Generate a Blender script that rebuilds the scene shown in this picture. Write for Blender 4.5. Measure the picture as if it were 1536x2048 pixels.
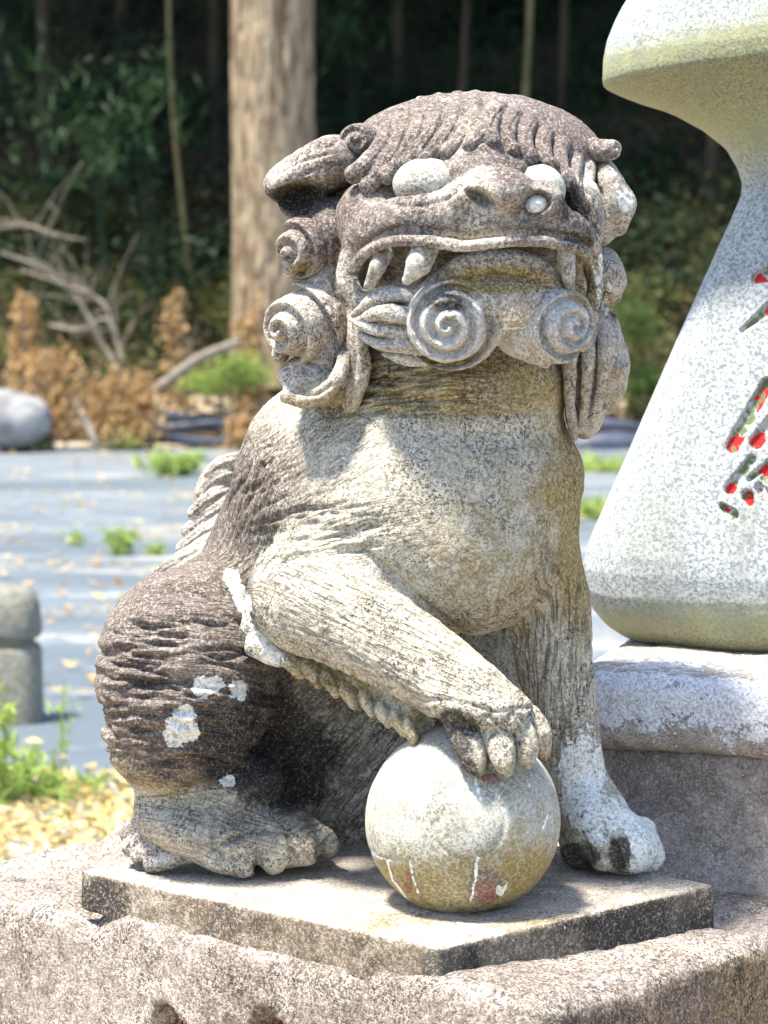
import bpy, math, random
import numpy as np
from mathutils import Vector, Matrix
random.seed(7); np.random.seed(7)
for o in list(bpy.data.objects): bpy.data.objects.remove(o)
scene = bpy.context.scene
# ---------------------------------------------------------------- camera, world, sun, exposure
CAM = np.array([0.0, -2.6, 0.635]); FPX = 5000.0; PITCH = math.atan(424/5000.0)
cd = bpy.data.cameras.new('camera'); cam = bpy.data.objects.new('camera', cd); scene.collection.objects.link(cam)
cam.location = CAM; cam.rotation_euler = (math.pi/2-PITCH, 0, 0)
cd.sensor_fit = 'VERTICAL'; cd.sensor_height = 36; cd.sensor_width = 27; cd.lens = FPX/2048*36
cd.clip_start = 0.05; cd.clip_end = 400
cd.dof.use_dof = True; cd.dof.focus_distance = 2.68; cd.dof.aperture_fstop = 8.5
scene.camera = cam
scene.render.resolution_x = 768; scene.render.resolution_y = 1024
SUN_EL = math.radians(71); SUN_AZ = math.radians(-58)      # azimuth from the direction towards the camera (-y), negative: to the left
sdir = Vector((math.sin(SUN_AZ)*math.cos(SUN_EL), -math.cos(SUN_AZ)*math.cos(SUN_EL), math.sin(SUN_EL)))  # towards the sun
world = bpy.data.worlds.new('World'); scene.world = world; world.use_nodes = True
nt = world.node_tree; nt.nodes.clear()
wo = nt.nodes.new('ShaderNodeOutputWorld'); bg = nt.nodes.new('ShaderNodeBackground'); sk = nt.nodes.new('ShaderNodeTexSky')
sk.sky_type = 'NISHITA'; sk.sun_disc = False; sk.sun_elevation = SUN_EL; sk.sun_rotation = math.atan2(sdir.x, sdir.y)
bg.inputs['Strength'].default_value = 0.125
nt.links.new(sk.outputs[0], bg.inputs[0]); nt.links.new(bg.outputs[0], wo.inputs[0])
sl = bpy.data.lights.new('sun', 'SUN'); sl.energy = 4.3; sl.angle = math.radians(8); sl.color = (1, .94, .82)
so = bpy.data.objects.new('sun', sl); scene.collection.objects.link(so)
so.rotation_euler = (-sdir).to_track_quat('-Z', 'Y').to_euler(); so.location = (-3, -3, 6)
scene.view_settings.view_transform = 'Standard'; scene.view_settings.look = 'None'
scene.view_settings.exposure = 1.55; scene.view_settings.gamma = 1; scene.view_settings.use_curve_mapping = False
scene.render.engine = 'CYCLES'
scene.cycles.max_bounces = 6; scene.cycles.diffuse_bounces = 4; scene.cycles.transparent_max_bounces = 6

# ---------------------------------------------------------------- photo measurement helpers
cp, sp = math.cos(PITCH), math.sin(PITCH)
def ray(u, v):
    a = (u-768)/FPX; b = (1024-v)/FPX
    return np.array([a, cp+b*sp, -sp+b*cp])
def P(u, v, y):                       # the point seen at photo pixel (u,v) at world depth y
    r = ray(u, v); return CAM + r*((y-CAM[1])/r[1])
def G(u, v, z=0.0):                   # the point seen at (u,v) on a level plane of height z
    r = ray(u, v); return CAM + r*((z-CAM[2])/r[2])
def px(y, n=1.0): return n*(y-CAM[1])/FPX
def UV(p):                            # sizes taken from the photograph: world -> photo measure (numpy, n x 3)
    d = p - CAM; f = d[:,1]*cp - d[:,2]*sp; up = d[:,1]*sp + d[:,2]*cp
    return 768+FPX*d[:,0]/f, 1024-FPX*up/f

# ---------------------------------------------------------------- scene-object helpers
col = scene.collection
def link(o, parent=None):
    col.objects.link(o)
    if parent is not None: o.parent = parent
    return o
def tag(o, label=None, cat=None, group=None, kind=None):
    if label: o['label'] = label
    if cat: o['category'] = cat
    if group: o['group'] = group
    if kind: o['kind'] = kind
    return o
def empty(name, loc=(0,0,0)):
    o = bpy.data.objects.new(name, None); o.location = loc; o.empty_display_size = .1
    return link(o)
def mesh_np(name, V, F, mat=None, parent=None, smooth=True, attrs=None):
    V = np.asarray(V, dtype=np.float32); F = np.asarray(F, dtype=np.int32)
    n = F.shape[1]
    me = bpy.data.meshes.new(name)
    me.vertices.add(len(V)); me.vertices.foreach_set('co', V.ravel())
    me.loops.add(F.size); me.loops.foreach_set('vertex_index', F.ravel())
    me.polygons.add(len(F)); me.polygons.foreach_set('loop_start', np.arange(0, F.size, n, dtype=np.int32))
    me.update(calc_edges=True)
    if smooth: me.polygons.foreach_set('use_smooth', np.ones(len(F), dtype=bool))
    else: me.polygons.foreach_set('use_smooth', np.zeros(len(F), dtype=bool))
    for k, a in (attrs or {}).items():
        if a.ndim == 1:
            at = me.attributes.new(k, 'FLOAT', 'POINT'); at.data.foreach_set('value', a.astype(np.float32))
        else:
            at = me.attributes.new(k, 'FLOAT_VECTOR', 'POINT'); at.data.foreach_set('vector', a.astype(np.float32).ravel())
    if mat: me.materials.append(mat)
    o = bpy.data.objects.new(name, me)
    if parent is not None:             # vertices are given in world space: bring them to the parent's
        L = np.array(parent.location); 
        if parent.parent is not None: L = L + np.array(parent.parent.location)
        V2 = V - L.astype(np.float32); me.vertices.foreach_set('co', V2.ravel())
    return link(o, parent)

# ---------------------------------------------------------------- value noise on numpy points
def vnoise(p, scale, seed=0):
    q = np.asarray(p, dtype=np.float32)*scale + 1000.0
    i = np.floor(q).astype(np.int64); f = q - i; f = f*f*(3-2*f)
    def h(a, b, c):
        n = (a*73856093) ^ (b*19349663) ^ (c*83492791) ^ (seed*2654435761 & 0xffffffff)
        n = (n ^ (n >> 13))*1274126177 & 0xffffffff
        n = (n ^ (n >> 16)) & 0xffff
        return n.astype(np.float32)/65535.0
    r = 0
    for a in (0, 1):
        wa = f[...,0] if a else 1-f[...,0]
        for b in (0, 1):
            wb = f[...,1] if b else 1-f[...,1]
            for c in (0, 1):
                wc = f[...,2] if c else 1-f[...,2]
                r = r + wa*wb*wc*h(i[...,0]+a, i[...,1]+b, i[...,2]+c)
    return r*2-1
def fbm(p, scale, n=3, seed=0):
    r = 0; a = 1.0; t = 0
    for k in range(n):
        r = r + a*vnoise(p, scale*2**k, seed+k*7); t += a; a *= .5
    return r/t
def sstep(a, b, x):
    t = np.clip((x-a)/(b-a), 0, 1); return t*t*(3-2*t)

# ---------------------------------------------------------------- distance-field sculpting
class Field:
    def __init__(s, lo, hi, h):
        s.lo = np.array(lo, float); s.h = h
        s.n = np.ceil((np.array(hi)-s.lo)/h).astype(int)+1
        s.F = np.full(s.n, 0.5, np.float32)
    def block(s, lo, hi):
        a = np.maximum(np.floor((np.array(lo)-s.lo)/s.h).astype(int), 0)
        b = np.minimum(np.ceil((np.array(hi)-s.lo)/s.h).astype(int)+1, s.n)
        if (b <= a).any(): return None
        ax = [(s.lo[i]+np.arange(a[i], b[i])*s.h).astype(np.float32) for i in range(3)]
        g = np.stack(np.meshgrid(*ax, indexing='ij'), -1)
        return tuple(slice(a[i], b[i]) for i in range(3)), g
    def put(s, fn, lo, hi, k=.01, mode='add'):
        m = max(k*1.3, .012); r = s.block(np.array(lo)-m, np.array(hi)+m)
        if r is None: return
        sl_, g = r; d = fn(g).astype(np.float32); F = s.F[sl_]
        if mode == 'sub': F, d = -F, d
        if k > 0:
            h = np.clip(.5+.5*(F-d)/k, 0, 1); R = F*(1-h)+d*h - k*h*(1-h)
        else: R = np.minimum(F, d)
        s.F[sl_] = -R if mode == 'sub' else R
    def ell(s, c, r, k=.01, rot=None, mode='add', disp=None):
        c = np.array(c, float); r = np.array(r if np.ndim(r) else (r, r, r), float)
        M = np.array(rot) if rot is not None else np.eye(3)      # rows: local axes in world
        R = r.max()
        ext = np.sqrt((M.T**2) @ (r**2)) if rot is not None else r
        def fn(g):
            q = (g-c.astype(np.float32)) @ M.T.astype(np.float32)
            k0 = np.sqrt(((q/r)**2).sum(-1)); k1 = np.sqrt(((q/(r*r))**2).sum(-1))+1e-9
            d = k0*(k0-1)/k1
            if disp is not None: d = d - disp(q)
            return d
        s.put(fn, c-ext, c+ext, k, mode)
    def tube(s, pts, rad, k=.01, mode='add', flat=None):
        pts = [np.array(p, float) for p in pts]
        rad = list(rad) if np.ndim(rad) else [rad]*len(pts)
        R = max(rad); A = np.array(pts)
        def fn(g):
            best = None
            for a, b, ra, rb in zip(pts[:-1], pts[1:], rad[:-1], rad[1:]):
                ab = b-a; L = (ab@ab)+1e-12
                w = g-a.astype(np.float32); t = np.clip((w @ ab.astype(np.float32))/L, 0, 1)
                d = np.sqrt(((w-t[...,None]*ab.astype(np.float32))**2).sum(-1)) - (ra+(rb-ra)*t)
                best = d if best is None else np.minimum(best, d)
            return best
        s.put(fn, A.min(0)-R, A.max(0)+R, k, mode)
    def mesh(s):
        F = s.F; S = F < 0
        n0, n1, n2 = F.shape
        c = S[:-1,:-1,:-1].astype(np.uint8)
        cnt = sum((S[i:n0-1+i, j:n1-1+j, k:n2-1+k]).astype(np.uint8) for i in (0,1) for j in (0,1) for k in (0,1))
        act = (cnt > 0) & (cnt < 8)
        ix = np.nonzero(act); N = len(ix[0])
        idx = np.full(act.shape, -1, np.int32); idx[ix] = np.arange(N)
        cs = [(i,j,k) for i in (0,1) for j in (0,1) for k in (0,1)]
        val = {c_: F[ix[0]+c_[0], ix[1]+c_[1], ix[2]+c_[2]] for c_ in cs}
        acc = np.zeros((N,3), np.float32); w = np.zeros(N, np.float32)
        for a in cs:
            for ax in range(3):
                if a[ax] == 0:
                    b = list(a); b[ax] = 1; b = tuple(b)
                    va, vb = val[a], val[b]; m = (va < 0) != (vb < 0)
                    t = np.where(m, va/(va-vb+1e-20), 0)
                    p = np.zeros((N,3), np.float32); p[:] = a; p[:,ax] = t
                    acc[m] += p[m]; w += m
        V = (acc/w[:,None] + np.stack(ix, -1))*s.h + s.lo
        Q = []
        for ax in range(3):
            o1, o2 = [(1,2),(2,0),(0,1)][ax]
            sa = [slice(0, None)]*3; sb = [slice(0, None)]*3
            sa[ax] = slice(0, -1); sb[ax] = slice(1, None)
            A, B = S[tuple(sa)], S[tuple(sb)]
            e = np.stack(np.nonzero(A != B), -1)
            ok = (e[:,o1] > 0) & (e[:,o2] > 0) & (e[:,o1] < act.shape[o1]) & (e[:,o2] < act.shape[o2])
            e = e[ok]; f = A[e[:,0], e[:,1], e[:,2]]
            def cell(d1, d2):
                q = e.copy(); q[:,o1] -= d1; q[:,o2] -= d2; return idx[q[:,0], q[:,1], q[:,2]]
            q = np.stack([cell(1,1), cell(0,1), cell(0,0), cell(1,0)], -1)
            q[~f] = q[~f][:, ::-1]
            Q.append(q)
        Q = np.concatenate(Q); Q = Q[(Q >= 0).all(1)]
        return V.astype(np.float32), Q
def normals(V, Q):
    n = np.cross(V[Q[:,2]]-V[Q[:,0]], V[Q[:,3 if Q.shape[1] > 3 else 1]]-V[Q[:,1 if Q.shape[1] > 3 else 0]])
    N = np.zeros_like(V)
    for k in range(Q.shape[1]): 
        for a in range(3): N[:,a] += np.bincount(Q[:,k], n[:,a], len(V)).astype(np.float32)
    return N/(np.linalg.norm(N, axis=1, keepdims=True)+1e-12)

# ---------------------------------------------------------------- material helpers
def newmat(name):
    m = bpy.data.materials.new(name); m.use_nodes = True
    n = m.node_tree; n.nodes.clear(); return m, n
def nd(n, t, **kw):
    x = n.nodes.new('ShaderNode'+t)
    for k, v in kw.items():
        if k.startswith('i_'):
            key = k[2:]; key = int(key) if key.isdigit() else key.replace('_', ' ')
            x.inputs[key].default_value = v
        else: setattr(x, k, v)
    return x
class NB:
    """small node-graph writer"""
    def __init__(s, name): s.m, s.n = newmat(name); s.tc = nd(s.n, 'TexCoord')
    def l(s, a, b): s.n.links.new(a, b)
    def val(s, sock, v):
        if hasattr(v, 'is_output'): s.l(v, sock)
        else: sock.default_value = v
    def noise(s, scale, detail=3, rough=.55, vec=None, dist=0.0, mapscale=None, col=False):
        v = vec or s.tc.outputs['Object']
        if mapscale:
            mp = nd(s.n, 'Mapping'); mp.inputs['Scale'].default_value = mapscale; s.l(v, mp.inputs[0]); v = mp.outputs[0]
        x = nd(s.n, 'TexNoise'); s.l(v, x.inputs['Vector'])
        x.inputs['Scale'].default_value = scale; x.inputs['Detail'].default_value = detail
        x.inputs['Roughness'].default_value = rough; x.inputs['Distortion'].default_value = dist
        return x.outputs['Color' if col else 'Fac']
    def vor(s, scale, feature='F1', vec=None, out='Distance', rand=1.0):
        x = nd(s.n, 'TexVoronoi', feature=feature); s.l(vec or s.tc.outputs['Object'], x.inputs['Vector'])
        x.inputs['Scale'].default_value = scale; x.inputs['Randomness'].default_value = rand
        return x.outputs[out]
    def ramp(s, fac, a, b, lo=0.0, hi=1.0):
        x = nd(s.n, 'MapRange', interpolation_type='SMOOTHSTEP'); s.val(x.inputs[0], fac)
        x.inputs[1].default_value = a; x.inputs[2].default_value = b; x.inputs[3].default_value = lo; x.inputs[4].default_value = hi
        return x.outputs[0]
    def math(s, op, a, b=0.0):
        x = nd(s.n, 'Math', operation=op); s.val(x.inputs[0], a); s.val(x.inputs[1], b); return x.outputs[0]
    def mix(s, fac, a, b, mode='MIX'):
        x = nd(s.n, 'Mix', data_type='RGBA', blend_type=mode); s.val(x.inputs[0], fac)
        for i, c in ((6, a), (7, b)):
            if isinstance(c, tuple) and len(c) == 3: c = c+(1,)
            s.val(x.inputs[i], c)
        return x.outputs[2]
    def attr(s, name, out='Fac'):
        x = nd(s.n, 'Attribute', attribute_name=name); return x.outputs[out]
    def xyz(s, v):
        x = nd(s.n, 'SeparateXYZ'); s.l(v, x.inputs[0]); return x.outputs
    def bump(s, h, strength=1.0, dist=.001, normal=None):
        x = nd(s.n, 'Bump'); s.val(x.inputs['Height'], h); s.val(x.inputs['Strength'], strength); x.inputs['Distance'].default_value = dist
        if normal is not None: s.l(normal, x.inputs['Normal'])
        return x.outputs[0]
    def out(s, color, rough=.9, normal=None, spec=.2, **kw):
        b = nd(s.n, 'BsdfPrincipled'); o = nd(s.n, 'OutputMaterial')
        if isinstance(color, tuple) and len(color) == 3: color = color+(1,)
        s.val(b.inputs['Base Color'], color); s.val(b.inputs['Roughness'], rough); b.inputs['Specular IOR Level'].default_value = spec
        if normal is not None: s.l(normal, b.inputs['Normal'])
        for k, v in kw.items(): s.val(b.inputs[k.replace('_', ' ')], v)
        s.l(b.outputs[0], o.inputs[0]); return s.m
# ================================================================ materials
def stone_mat(name, base, base2, dark=(.035,.03,.028), purple=(.145,.108,.098), speck=.78, fscale=200, grain=1.0, lichen_col=(.84,.85,.82), furamp=1.0):
    b = NB(name)
    st = b.xyz(b.attr('stain', 'Vector')); ms = b.xyz(b.attr('moss_shade', 'Vector')); fu = b.attr('fur', 'Vector'); fx = b.xyz(fu)
    big = b.noise(9, 4, .6); mid = b.noise(45, 4, .6)
    c = b.mix(b.ramp(mid, .35, .65), base, base2)
    # broad patches of each stain, painted shade among them, broken up by noise
    def blot(a, lo=.35, hi=.62, w=.55, sc=None):
        n = b.math('ADD', b.math('MULTIPLY', mid, .6), b.math('MULTIPLY', b.noise(170, 3, .6), .4))
        v = b.math('ADD', a, b.math('MULTIPLY', b.math('SUBTRACT', n, .5), w*2))
        return b.ramp(v, lo, hi)
    c = b.mix(b.math('MULTIPLY', blot(st[1], .15, .75), .88), c, (.34,.25,.075))
    c = b.mix(b.math('MULTIPLY', blot(st[0], .15, .85), .92), c, purple)
    c = b.mix(b.math('MULTIPLY', blot(ms[0], .3, .7), .9), c, dark)
    c = b.mix(b.math('MULTIPLY', blot(ms[1], .45, .6, .7), .8), c, (.30,.075,.055))
    # fine speckle: dark pores, wriggling dark hairlines and pale grains
    s1 = b.noise(fscale*1.25, 3, .7, dist=.4); s2 = b.noise(fscale*2.6, 2, .6); rg = b.noise(fscale*.62, 4, .62, dist=.8)
    sp = b.math('ADD', b.math('MULTIPLY', s1, .62), b.math('MULTIPLY', s2, .38))
    line = b.ramp(b.math('ABSOLUTE', b.math('SUBTRACT', rg, .5)), .030, .006)
    darkspk = b.math('MAXIMUM', b.ramp(sp, .505, .44), b.math('MULTIPLY', line, .65)); pale = b.ramp(sp, .52, .59)
    pz = b.ramp(b.math('ADD', b.math('MULTIPLY', big, .5), b.math('MULTIPLY', b.noise(26, 4, .65), .5)), .42, .60, .55, 1.15)
    c = b.mix(b.math('MULTIPLY', darkspk, b.math('MULTIPLY', pz, speck)), c, (.055,.047,.04))
    c = b.mix(b.ramp(big, .52, .66, 0, .35), c, (.22,.19,.14))
    c = b.mix(b.math('MULTIPLY', pale, .5), c, b.mix(.35, (.66,.65,.61), c))
    # fur: long thin strokes along x, narrow along y; z carries the weight
    cx = nd(b.n, 'CombineXYZ'); b.val(cx.inputs[0], b.math('MULTIPLY', fx[0], 26)); b.val(cx.inputs[1], b.math('MULTIPLY', fx[1], 250))
    fn = b.noise(1.0, 2, .55, vec=cx.outputs[0], dist=.3)
    # lichen crusts with crisp edges
    ln = b.math('ADD', b.math('MULTIPLY', b.noise(60, 5, .65), .65), b.math('MULTIPLY', b.noise(230, 3, .6), .35))
    lv = b.math('ADD', st[2], b.math('MULTIPLY', b.math('SUBTRACT', ln, .5), 2.2))
    lm = b.ramp(lv, .47, .53); fw = b.math('MULTIPLY', fx[2], b.math('SUBTRACT', 1.0, lm))
    cut = b.ramp(fn, .50, .38)
    c = b.mix(b.math('MULTIPLY', b.math('MULTIPLY', cut, fw), .6), c, (.05,.042,.036))
    lc = b.mix(b.math('MULTIPLY', b.ramp(s1, .50, .43), .55), lichen_col, (.26,.27,.24))
    c = b.mix(lm, c, lc)
    h = b.math('ADD', b.math('MULTIPLY', b.math('SUBTRACT', sp, b.math('MULTIPLY', line, .12)), .9), b.math('MULTIPLY', lm, .5))
    h = b.math('SUBTRACT', h, b.math('MULTIPLY', b.math('MULTIPLY', cut, fw), 1.3*furamp))
    h = b.math('ADD', h, b.math('MULTIPLY', b.noise(70, 4, .6), .9))
    return b.out(c, .93, b.bump(h, .9*grain, .0035), .12)

M_STONE = stone_mat('weathered_stone', (.60,.56,.465), (.50,.455,.36))
M_HEAD = stone_mat('weathered_stone_head', (.60,.55,.48), (.46,.41,.36))
M_CURL = stone_mat('whitish_stone', (.64,.62,.60), (.50,.49,.46), speck=.6)
M_PALE = stone_mat('smooth_pale_stone', (.52,.51,.46), (.46,.45,.39), speck=.6, grain=.4)
M_BALL = stone_mat('ball_stone', (.52,.51,.45), (.44,.43,.36), speck=.5, grain=.45)
M_SLAB = stone_mat('slab_stone', (.52,.46,.41), (.42,.37,.30), speck=.65, grain=.8)
M_PED = stone_mat('pedestal_stone', (.52,.45,.40), (.41,.35,.30), speck=.92, fscale=190, grain=1.4, purple=(.20,.15,.13))
M_CAP = stone_mat('cap_stone', (.55,.47,.42), (.47,.41,.36), speck=.45, fscale=220, grain=1.2, lichen_col=(.8,.8,.84))

def granite():
    b = NB('pale_granite')
    ms = b.xyz(b.attr('moss_shade', 'Vector'))       # x: green algae, y: carved groove, z: red paint
    c = b.mix(b.ramp(b.noise(60, 3), .35, .65), (.36,.385,.40), (.40,.42,.43))
    sp = b.noise(230, 3, .7, dist=.5)
    c = b.mix(b.math('MULTIPLY', b.ramp(sp, .50, .43), .8), c, (.14,.165,.17))
    c = b.mix(b.math('MULTIPLY', b.ramp(sp, .54, .62), .6), c, (.52,.56,.60))
    n = b.noise(22, 5, .65, mapscale=(1,1,4)); v = b.math('ADD', ms[0], b.math('MULTIPLY', b.math('SUBTRACT', n, .5), .9))
    c = b.mix(b.math('MULTIPLY', b.ramp(v, .15, .85), .8), c, (.29,.29,.13))
    v2 = b.math('ADD', b.math('SUBTRACT', ms[0], .75), b.math('MULTIPLY', b.math('SUBTRACT', b.noise(300, 3, .7), .5), 1.4))
    c = b.mix(b.math('MULTIPLY', b.ramp(v2, .1, .5), .7), c, (.10,.09,.05))
    c = b.mix(b.ramp(b.noise(16, 4, .65, mapscale=(1,1,.13)), .48, .66, 0, .38), c, (.20,.21,.17))
    gn = b.noise(85, 4, .62)
    g = b.mix(b.ramp(gn, .42, .56), (.15,.18,.09), (.46,.49,.47))
    c = b.mix(ms[1], c, g)
    c = b.mix(b.math('MULTIPLY', ms[1], b.ramp(b.math('ADD', b.math('SUBTRACT', b.math('MULTIPLY', ms[2], 1.25), .45), b.math('MULTIPLY', b.math('SUBTRACT', gn, .5), 5.0)), .5, .6)), c, (.55,.02,.025))
    return b.out(c, .8, b.bump(sp, .5, .002), .25)
M_GRAN = granite()

def simple(name, c1, c2, scale=20, rough=.9, bump=.4, dist=.004, detail=5, mapscale=None, spec=.15, **kw):
    b = NB(name); n = b.noise(scale, detail, .6, mapscale=mapscale)
    return b.out(b.mix(b.ramp(n, .35, .65), c1, c2), rough, b.bump(n, bump, dist), spec, **kw)
def leafmat(name, c1, c2, trans=.35, rough=.6):
    b = NB(name)
    oi = nd(b.n, 'ObjectInfo'); n = b.noise(3.0, 3, .6); n2 = b.noise(40, 2, .6)
    c = b.mix(b.ramp(b.math('ADD', b.math('MULTIPLY', n, .5), b.math('MULTIPLY', n2, .5)), .38, .62), c1, c2)
    p = nd(b.n, 'BsdfPrincipled'); b.l(c, p.inputs['Base Color']); p.inputs['Roughness'].default_value = rough; p.inputs['Specular IOR Level'].default_value = .25
    t = nd(b.n, 'BsdfTranslucent'); b.l(c, t.inputs[0]); mx = nd(b.n, 'MixShader'); mx.inputs[0].default_value = trans
    b.l(p.outputs[0], mx.inputs[1]); b.l(t.outputs[0], mx.inputs[2]); o = nd(b.n, 'OutputMaterial'); b.l(mx.outputs[0], o.inputs[0]); return b.m
# ================================================================ plinths and the carved monument
def stain_shade_attrs(V, stain, moss_shade=None, fur=None):
    n = len(V); z = np.zeros((n,3), np.float32)
    return {'stain': stain if stain is not None else z, 'moss_shade': moss_shade if moss_shade is not None else z, 'fur': fur if fur is not None else z}
def prism_field(poly, z0, z1, h, rnd=.006, pad=.03, lo=None, hi=None):
    """field of a convex prism with rounded edges; poly counter-clockwise"""
    poly = [np.array(p[:2], float) for p in poly]
    A = np.array(poly); lo = lo or (A[:,0].min()-pad, A[:,1].min()-pad, z0-pad); hi = hi or (A[:,0].max()+pad, A[:,1].max()+pad, z1+pad)
    F = Field(lo, hi, h)
    ax = [F.lo[i]+np.arange(F.n[i])*h for i in range(3)]
    g = np.stack(np.meshgrid(*ax, indexing='ij'), -1).astype(np.float32)
    d = np.maximum(z0-g[...,2], g[...,2]-z1)
    def smax(a, b, k): hh = np.clip(.5+.5*(a-b)/k, 0, 1); return b*(1-hh)+a*hh + k*hh*(1-hh)
    for a, b in zip(poly, poly[1:]+poly[:1]):
        e = (b-a)/np.linalg.norm(b-a); nrm = np.array([e[1], -e[0]])
        d = smax(d, (g[...,0]-a[0])*nrm[0]+(g[...,1]-a[1])*nrm[1], rnd)
    F.F = d.astype(np.float32); return F, g

# --- corner points of the carved slab (level z=0 is the slab's top)
SL, SF, SR = G(158,1740)[:2], G(880,1897)[:2], G(1431,1768)[:2]
SB = SL+SR-SF+np.array([.0,.02])
# --- rough pedestal under the lion
PC = G(1075,2012,-.028)[:2]; PR = G(1500,1880,-.045)[:2]; PL = G(240,1832,-.037)[:2]
dR = (PR-PC)/np.linalg.norm(PR-PC); dL = (PL-PC)/np.linalg.norm(PL-PC)
pedpoly = [PC, PC+dR*.62, PC+dR*.62+dL*.95, PC+dL*.95]
pedestal = empty('stone_pedestal', (0.05, .25, -.75))
tag(pedestal, 'rough weathered granite pedestal under the guardian lion, with an uneven crumbling top edge', 'pedestal')
F, g = prism_field(pedpoly, -.75, -.052, .0055, .03)
V, Q = F.mesh(); N = normals(V, Q)
# broken rim standing above the top, ground away on the left side
dl = np.array([dL[1], -dL[0]]); 
u, v = UV(V)
side = (V[:,0]-PC[0])*(-dR[1])*-1 + (V[:,1]-PC[1])*(dR[0])*-1   # distance behind the right-hand face (negative outside)
rim = fbm(V, 14, 3, 3)
V = V + N*(.006*fbm(V, 12, 3, 5)*(1-.6*(N[:,2] > .6))+.0028*fbm(V, 60, 2, 6))[:,None]
topz = sstep(-.11, -.06, V[:,2])
# rim height along the left-hand face, read off the photograph
ul = np.array([-400,0,150,200,240,300,420,600,690,722,770,900,1000,1100,1200,1430,1536,1900]); hz = np.array([.004,.002,.001,-.006,.016,.015,.013,.013,.012,.005,.017,.027,.024,.017,.011,.006,.004,0])
V[:,2] += topz*(np.interp(u, ul, hz) + .0035*fbm(V, 22, 3, 9) - .018*np.maximum(0, fbm(V, 24, 3, 12)-.12))
# two carved openings whose tops just show at the foot of the photograph
F2 = None
lich = .18*fbm(V, 6, 2, 20)
st = np.stack([.35+.5*fbm(V, 7, 3, 21)+.35*(u > 1085)*(N[:,2] < .5), .10+.3*fbm(V, 5, 2, 22)+.45*(u > 1085)*(N[:,2] < .5), .12+.25*fbm(V, 9, 2, 23)+.13*(N[:,2] > .6)], -1)  # right-hand face darkened: its shade is put into the colour
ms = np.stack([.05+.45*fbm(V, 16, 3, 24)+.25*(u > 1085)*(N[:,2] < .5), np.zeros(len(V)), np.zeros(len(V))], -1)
for cu, cv, w, hgt in ((322, 2006, 38, 62), (522, 2018, 42, 50)):      # pointed notches
    dx = np.abs(u-cu-(v-cv)*.25)/w; dy = (v-cv)/hgt
    m = np.clip(1-np.maximum(dx-np.clip(dy,0,1)*.9, 0)*4, 0, 1)*sstep(-.02, .25, dy)*(N[:,1] < -.2)*(v > cv)
    V = V - N*(m*.035)[:,None]
    ms[:,1] = np.maximum(ms[:,1], m*.62); ms[:,0] = np.maximum(ms[:,0], m*.45)  # rust tint inside the notches, with the recess shade put into the colour
mesh_np('pedestal_block', V, Q, M_PED, pedestal, attrs=stain_shade_attrs(V, st, ms))

# --- monument base, right background: a lichened cap stone on a recessed block
ang = math.radians(18)
ex = np.array([math.cos(ang), -math.sin(ang)]); ey = np.array([math.sin(ang), math.cos(ang)])   # along the face (to the right, nearer), and inwards
mz = P(1400,1308, .42)[2]
MB = G(1100, 1306, mz)[:2]                       # a point on the top surface
def loc2(o, a, b): return o+ex*a+ey*b
capO = G(1190, 1345, mz)[:2]
plinth = empty('monument_plinth', (capO[0]+.4, capO[1]+.3, -.75))
tag(plinth, 'broad stone plinth crusted with white lichen, carrying the pale monument behind the lion', 'plinth')
cap = [loc2(capO,-.045,0), loc2(capO,1.1,0), loc2(capO,1.1,.95), loc2(capO,-.045,.95)]
fr = G(1400, 1518, -5)  # ray helper only
r_ = ray(1300,1512); t_ = ((capO-CAM[:2])@ey)/(r_[:2]@ey); zb = (CAM+r_*t_)[2]
F, g = prism_field(cap, zb, mz, .007, .035); V, Q = F.mesh(); N = normals(V, Q)
V = V + N*(.004*fbm(V, 14, 3, 31)+.002*fbm(V, 70, 2, 32))[:,None]
hh = (V[:,2]-zb)/(mz-zb)
st = np.stack([.30+.4*fbm(V,6,3,33), .05+.2*fbm(V,6,3,34), .34+.40*fbm(V,9,3,35)+.38*sstep(.05,.6,hh)-.32*sstep(.92,.99,N[:,2])], -1)
mesh_np('cap_stone', V, Q, M_CAP, plinth, attrs=stain_shade_attrs(V, st))
low = [loc2(capO,-.025,.022), loc2(capO,1.07,.022), loc2(capO,1.07,.9), loc2(capO,-.025,.9)]
F, g = prism_field(low, -.75, zb+.004, .008, .008); V, Q = F.mesh(); N = normals(V, Q)
V = V + N*(.002*fbm(V, 40, 3, 36))[:,None]
hh = sstep(zb-.26, zb, V[:,2])
st = np.stack([.18+.4*hh+.3*fbm(V,9,3,37), .06+.2*fbm(V,7,3,38), .12+.3*fbm(V,12,3,39)+.22*(1-hh)], -1)
mesh_np('plinth_block', V, Q, M_CAP, plinth, attrs=stain_shade_attrs(V, st))

# --- monument: tall flared stone with rounded-square section, red painted carving at its edge
prof = [(-150,1560),(-128,1440),(-100,1350),(-60,1283),(-30,1255),(0,1236),(30,1222),(70,1207),(110,1200),(150,1199),(162,1200),(168,1206),(176,1228),(192,1278),(215,1332),(250,1394),(290,1441),(330,1465),(360,1474),(385,1472),(420,1458),(470,1437),
        (700,1341),(900,1259),(1060,1192),(1110,1173),(1145,1167),(1190,1171),(1230,1187),(1262,1214),(1286,1248),(1300,1296),(1308,1330)]
dm = 3.10                                        # distance of the stone's left silhouette
pv = np.array([a for a,_ in prof], float); pu = np.array([b for _,b in prof], float)
cxm = (1830-768)/FPX*dm; 
zz = CAM[2]-((pv-600)/FPX)*dm*1.0; zz = np.array([P(768, a, dm-2.6)[2] for a in pv]); zz[-1] = mz-.004
ww = cxm-(pu-768)/FPX*dm
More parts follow.
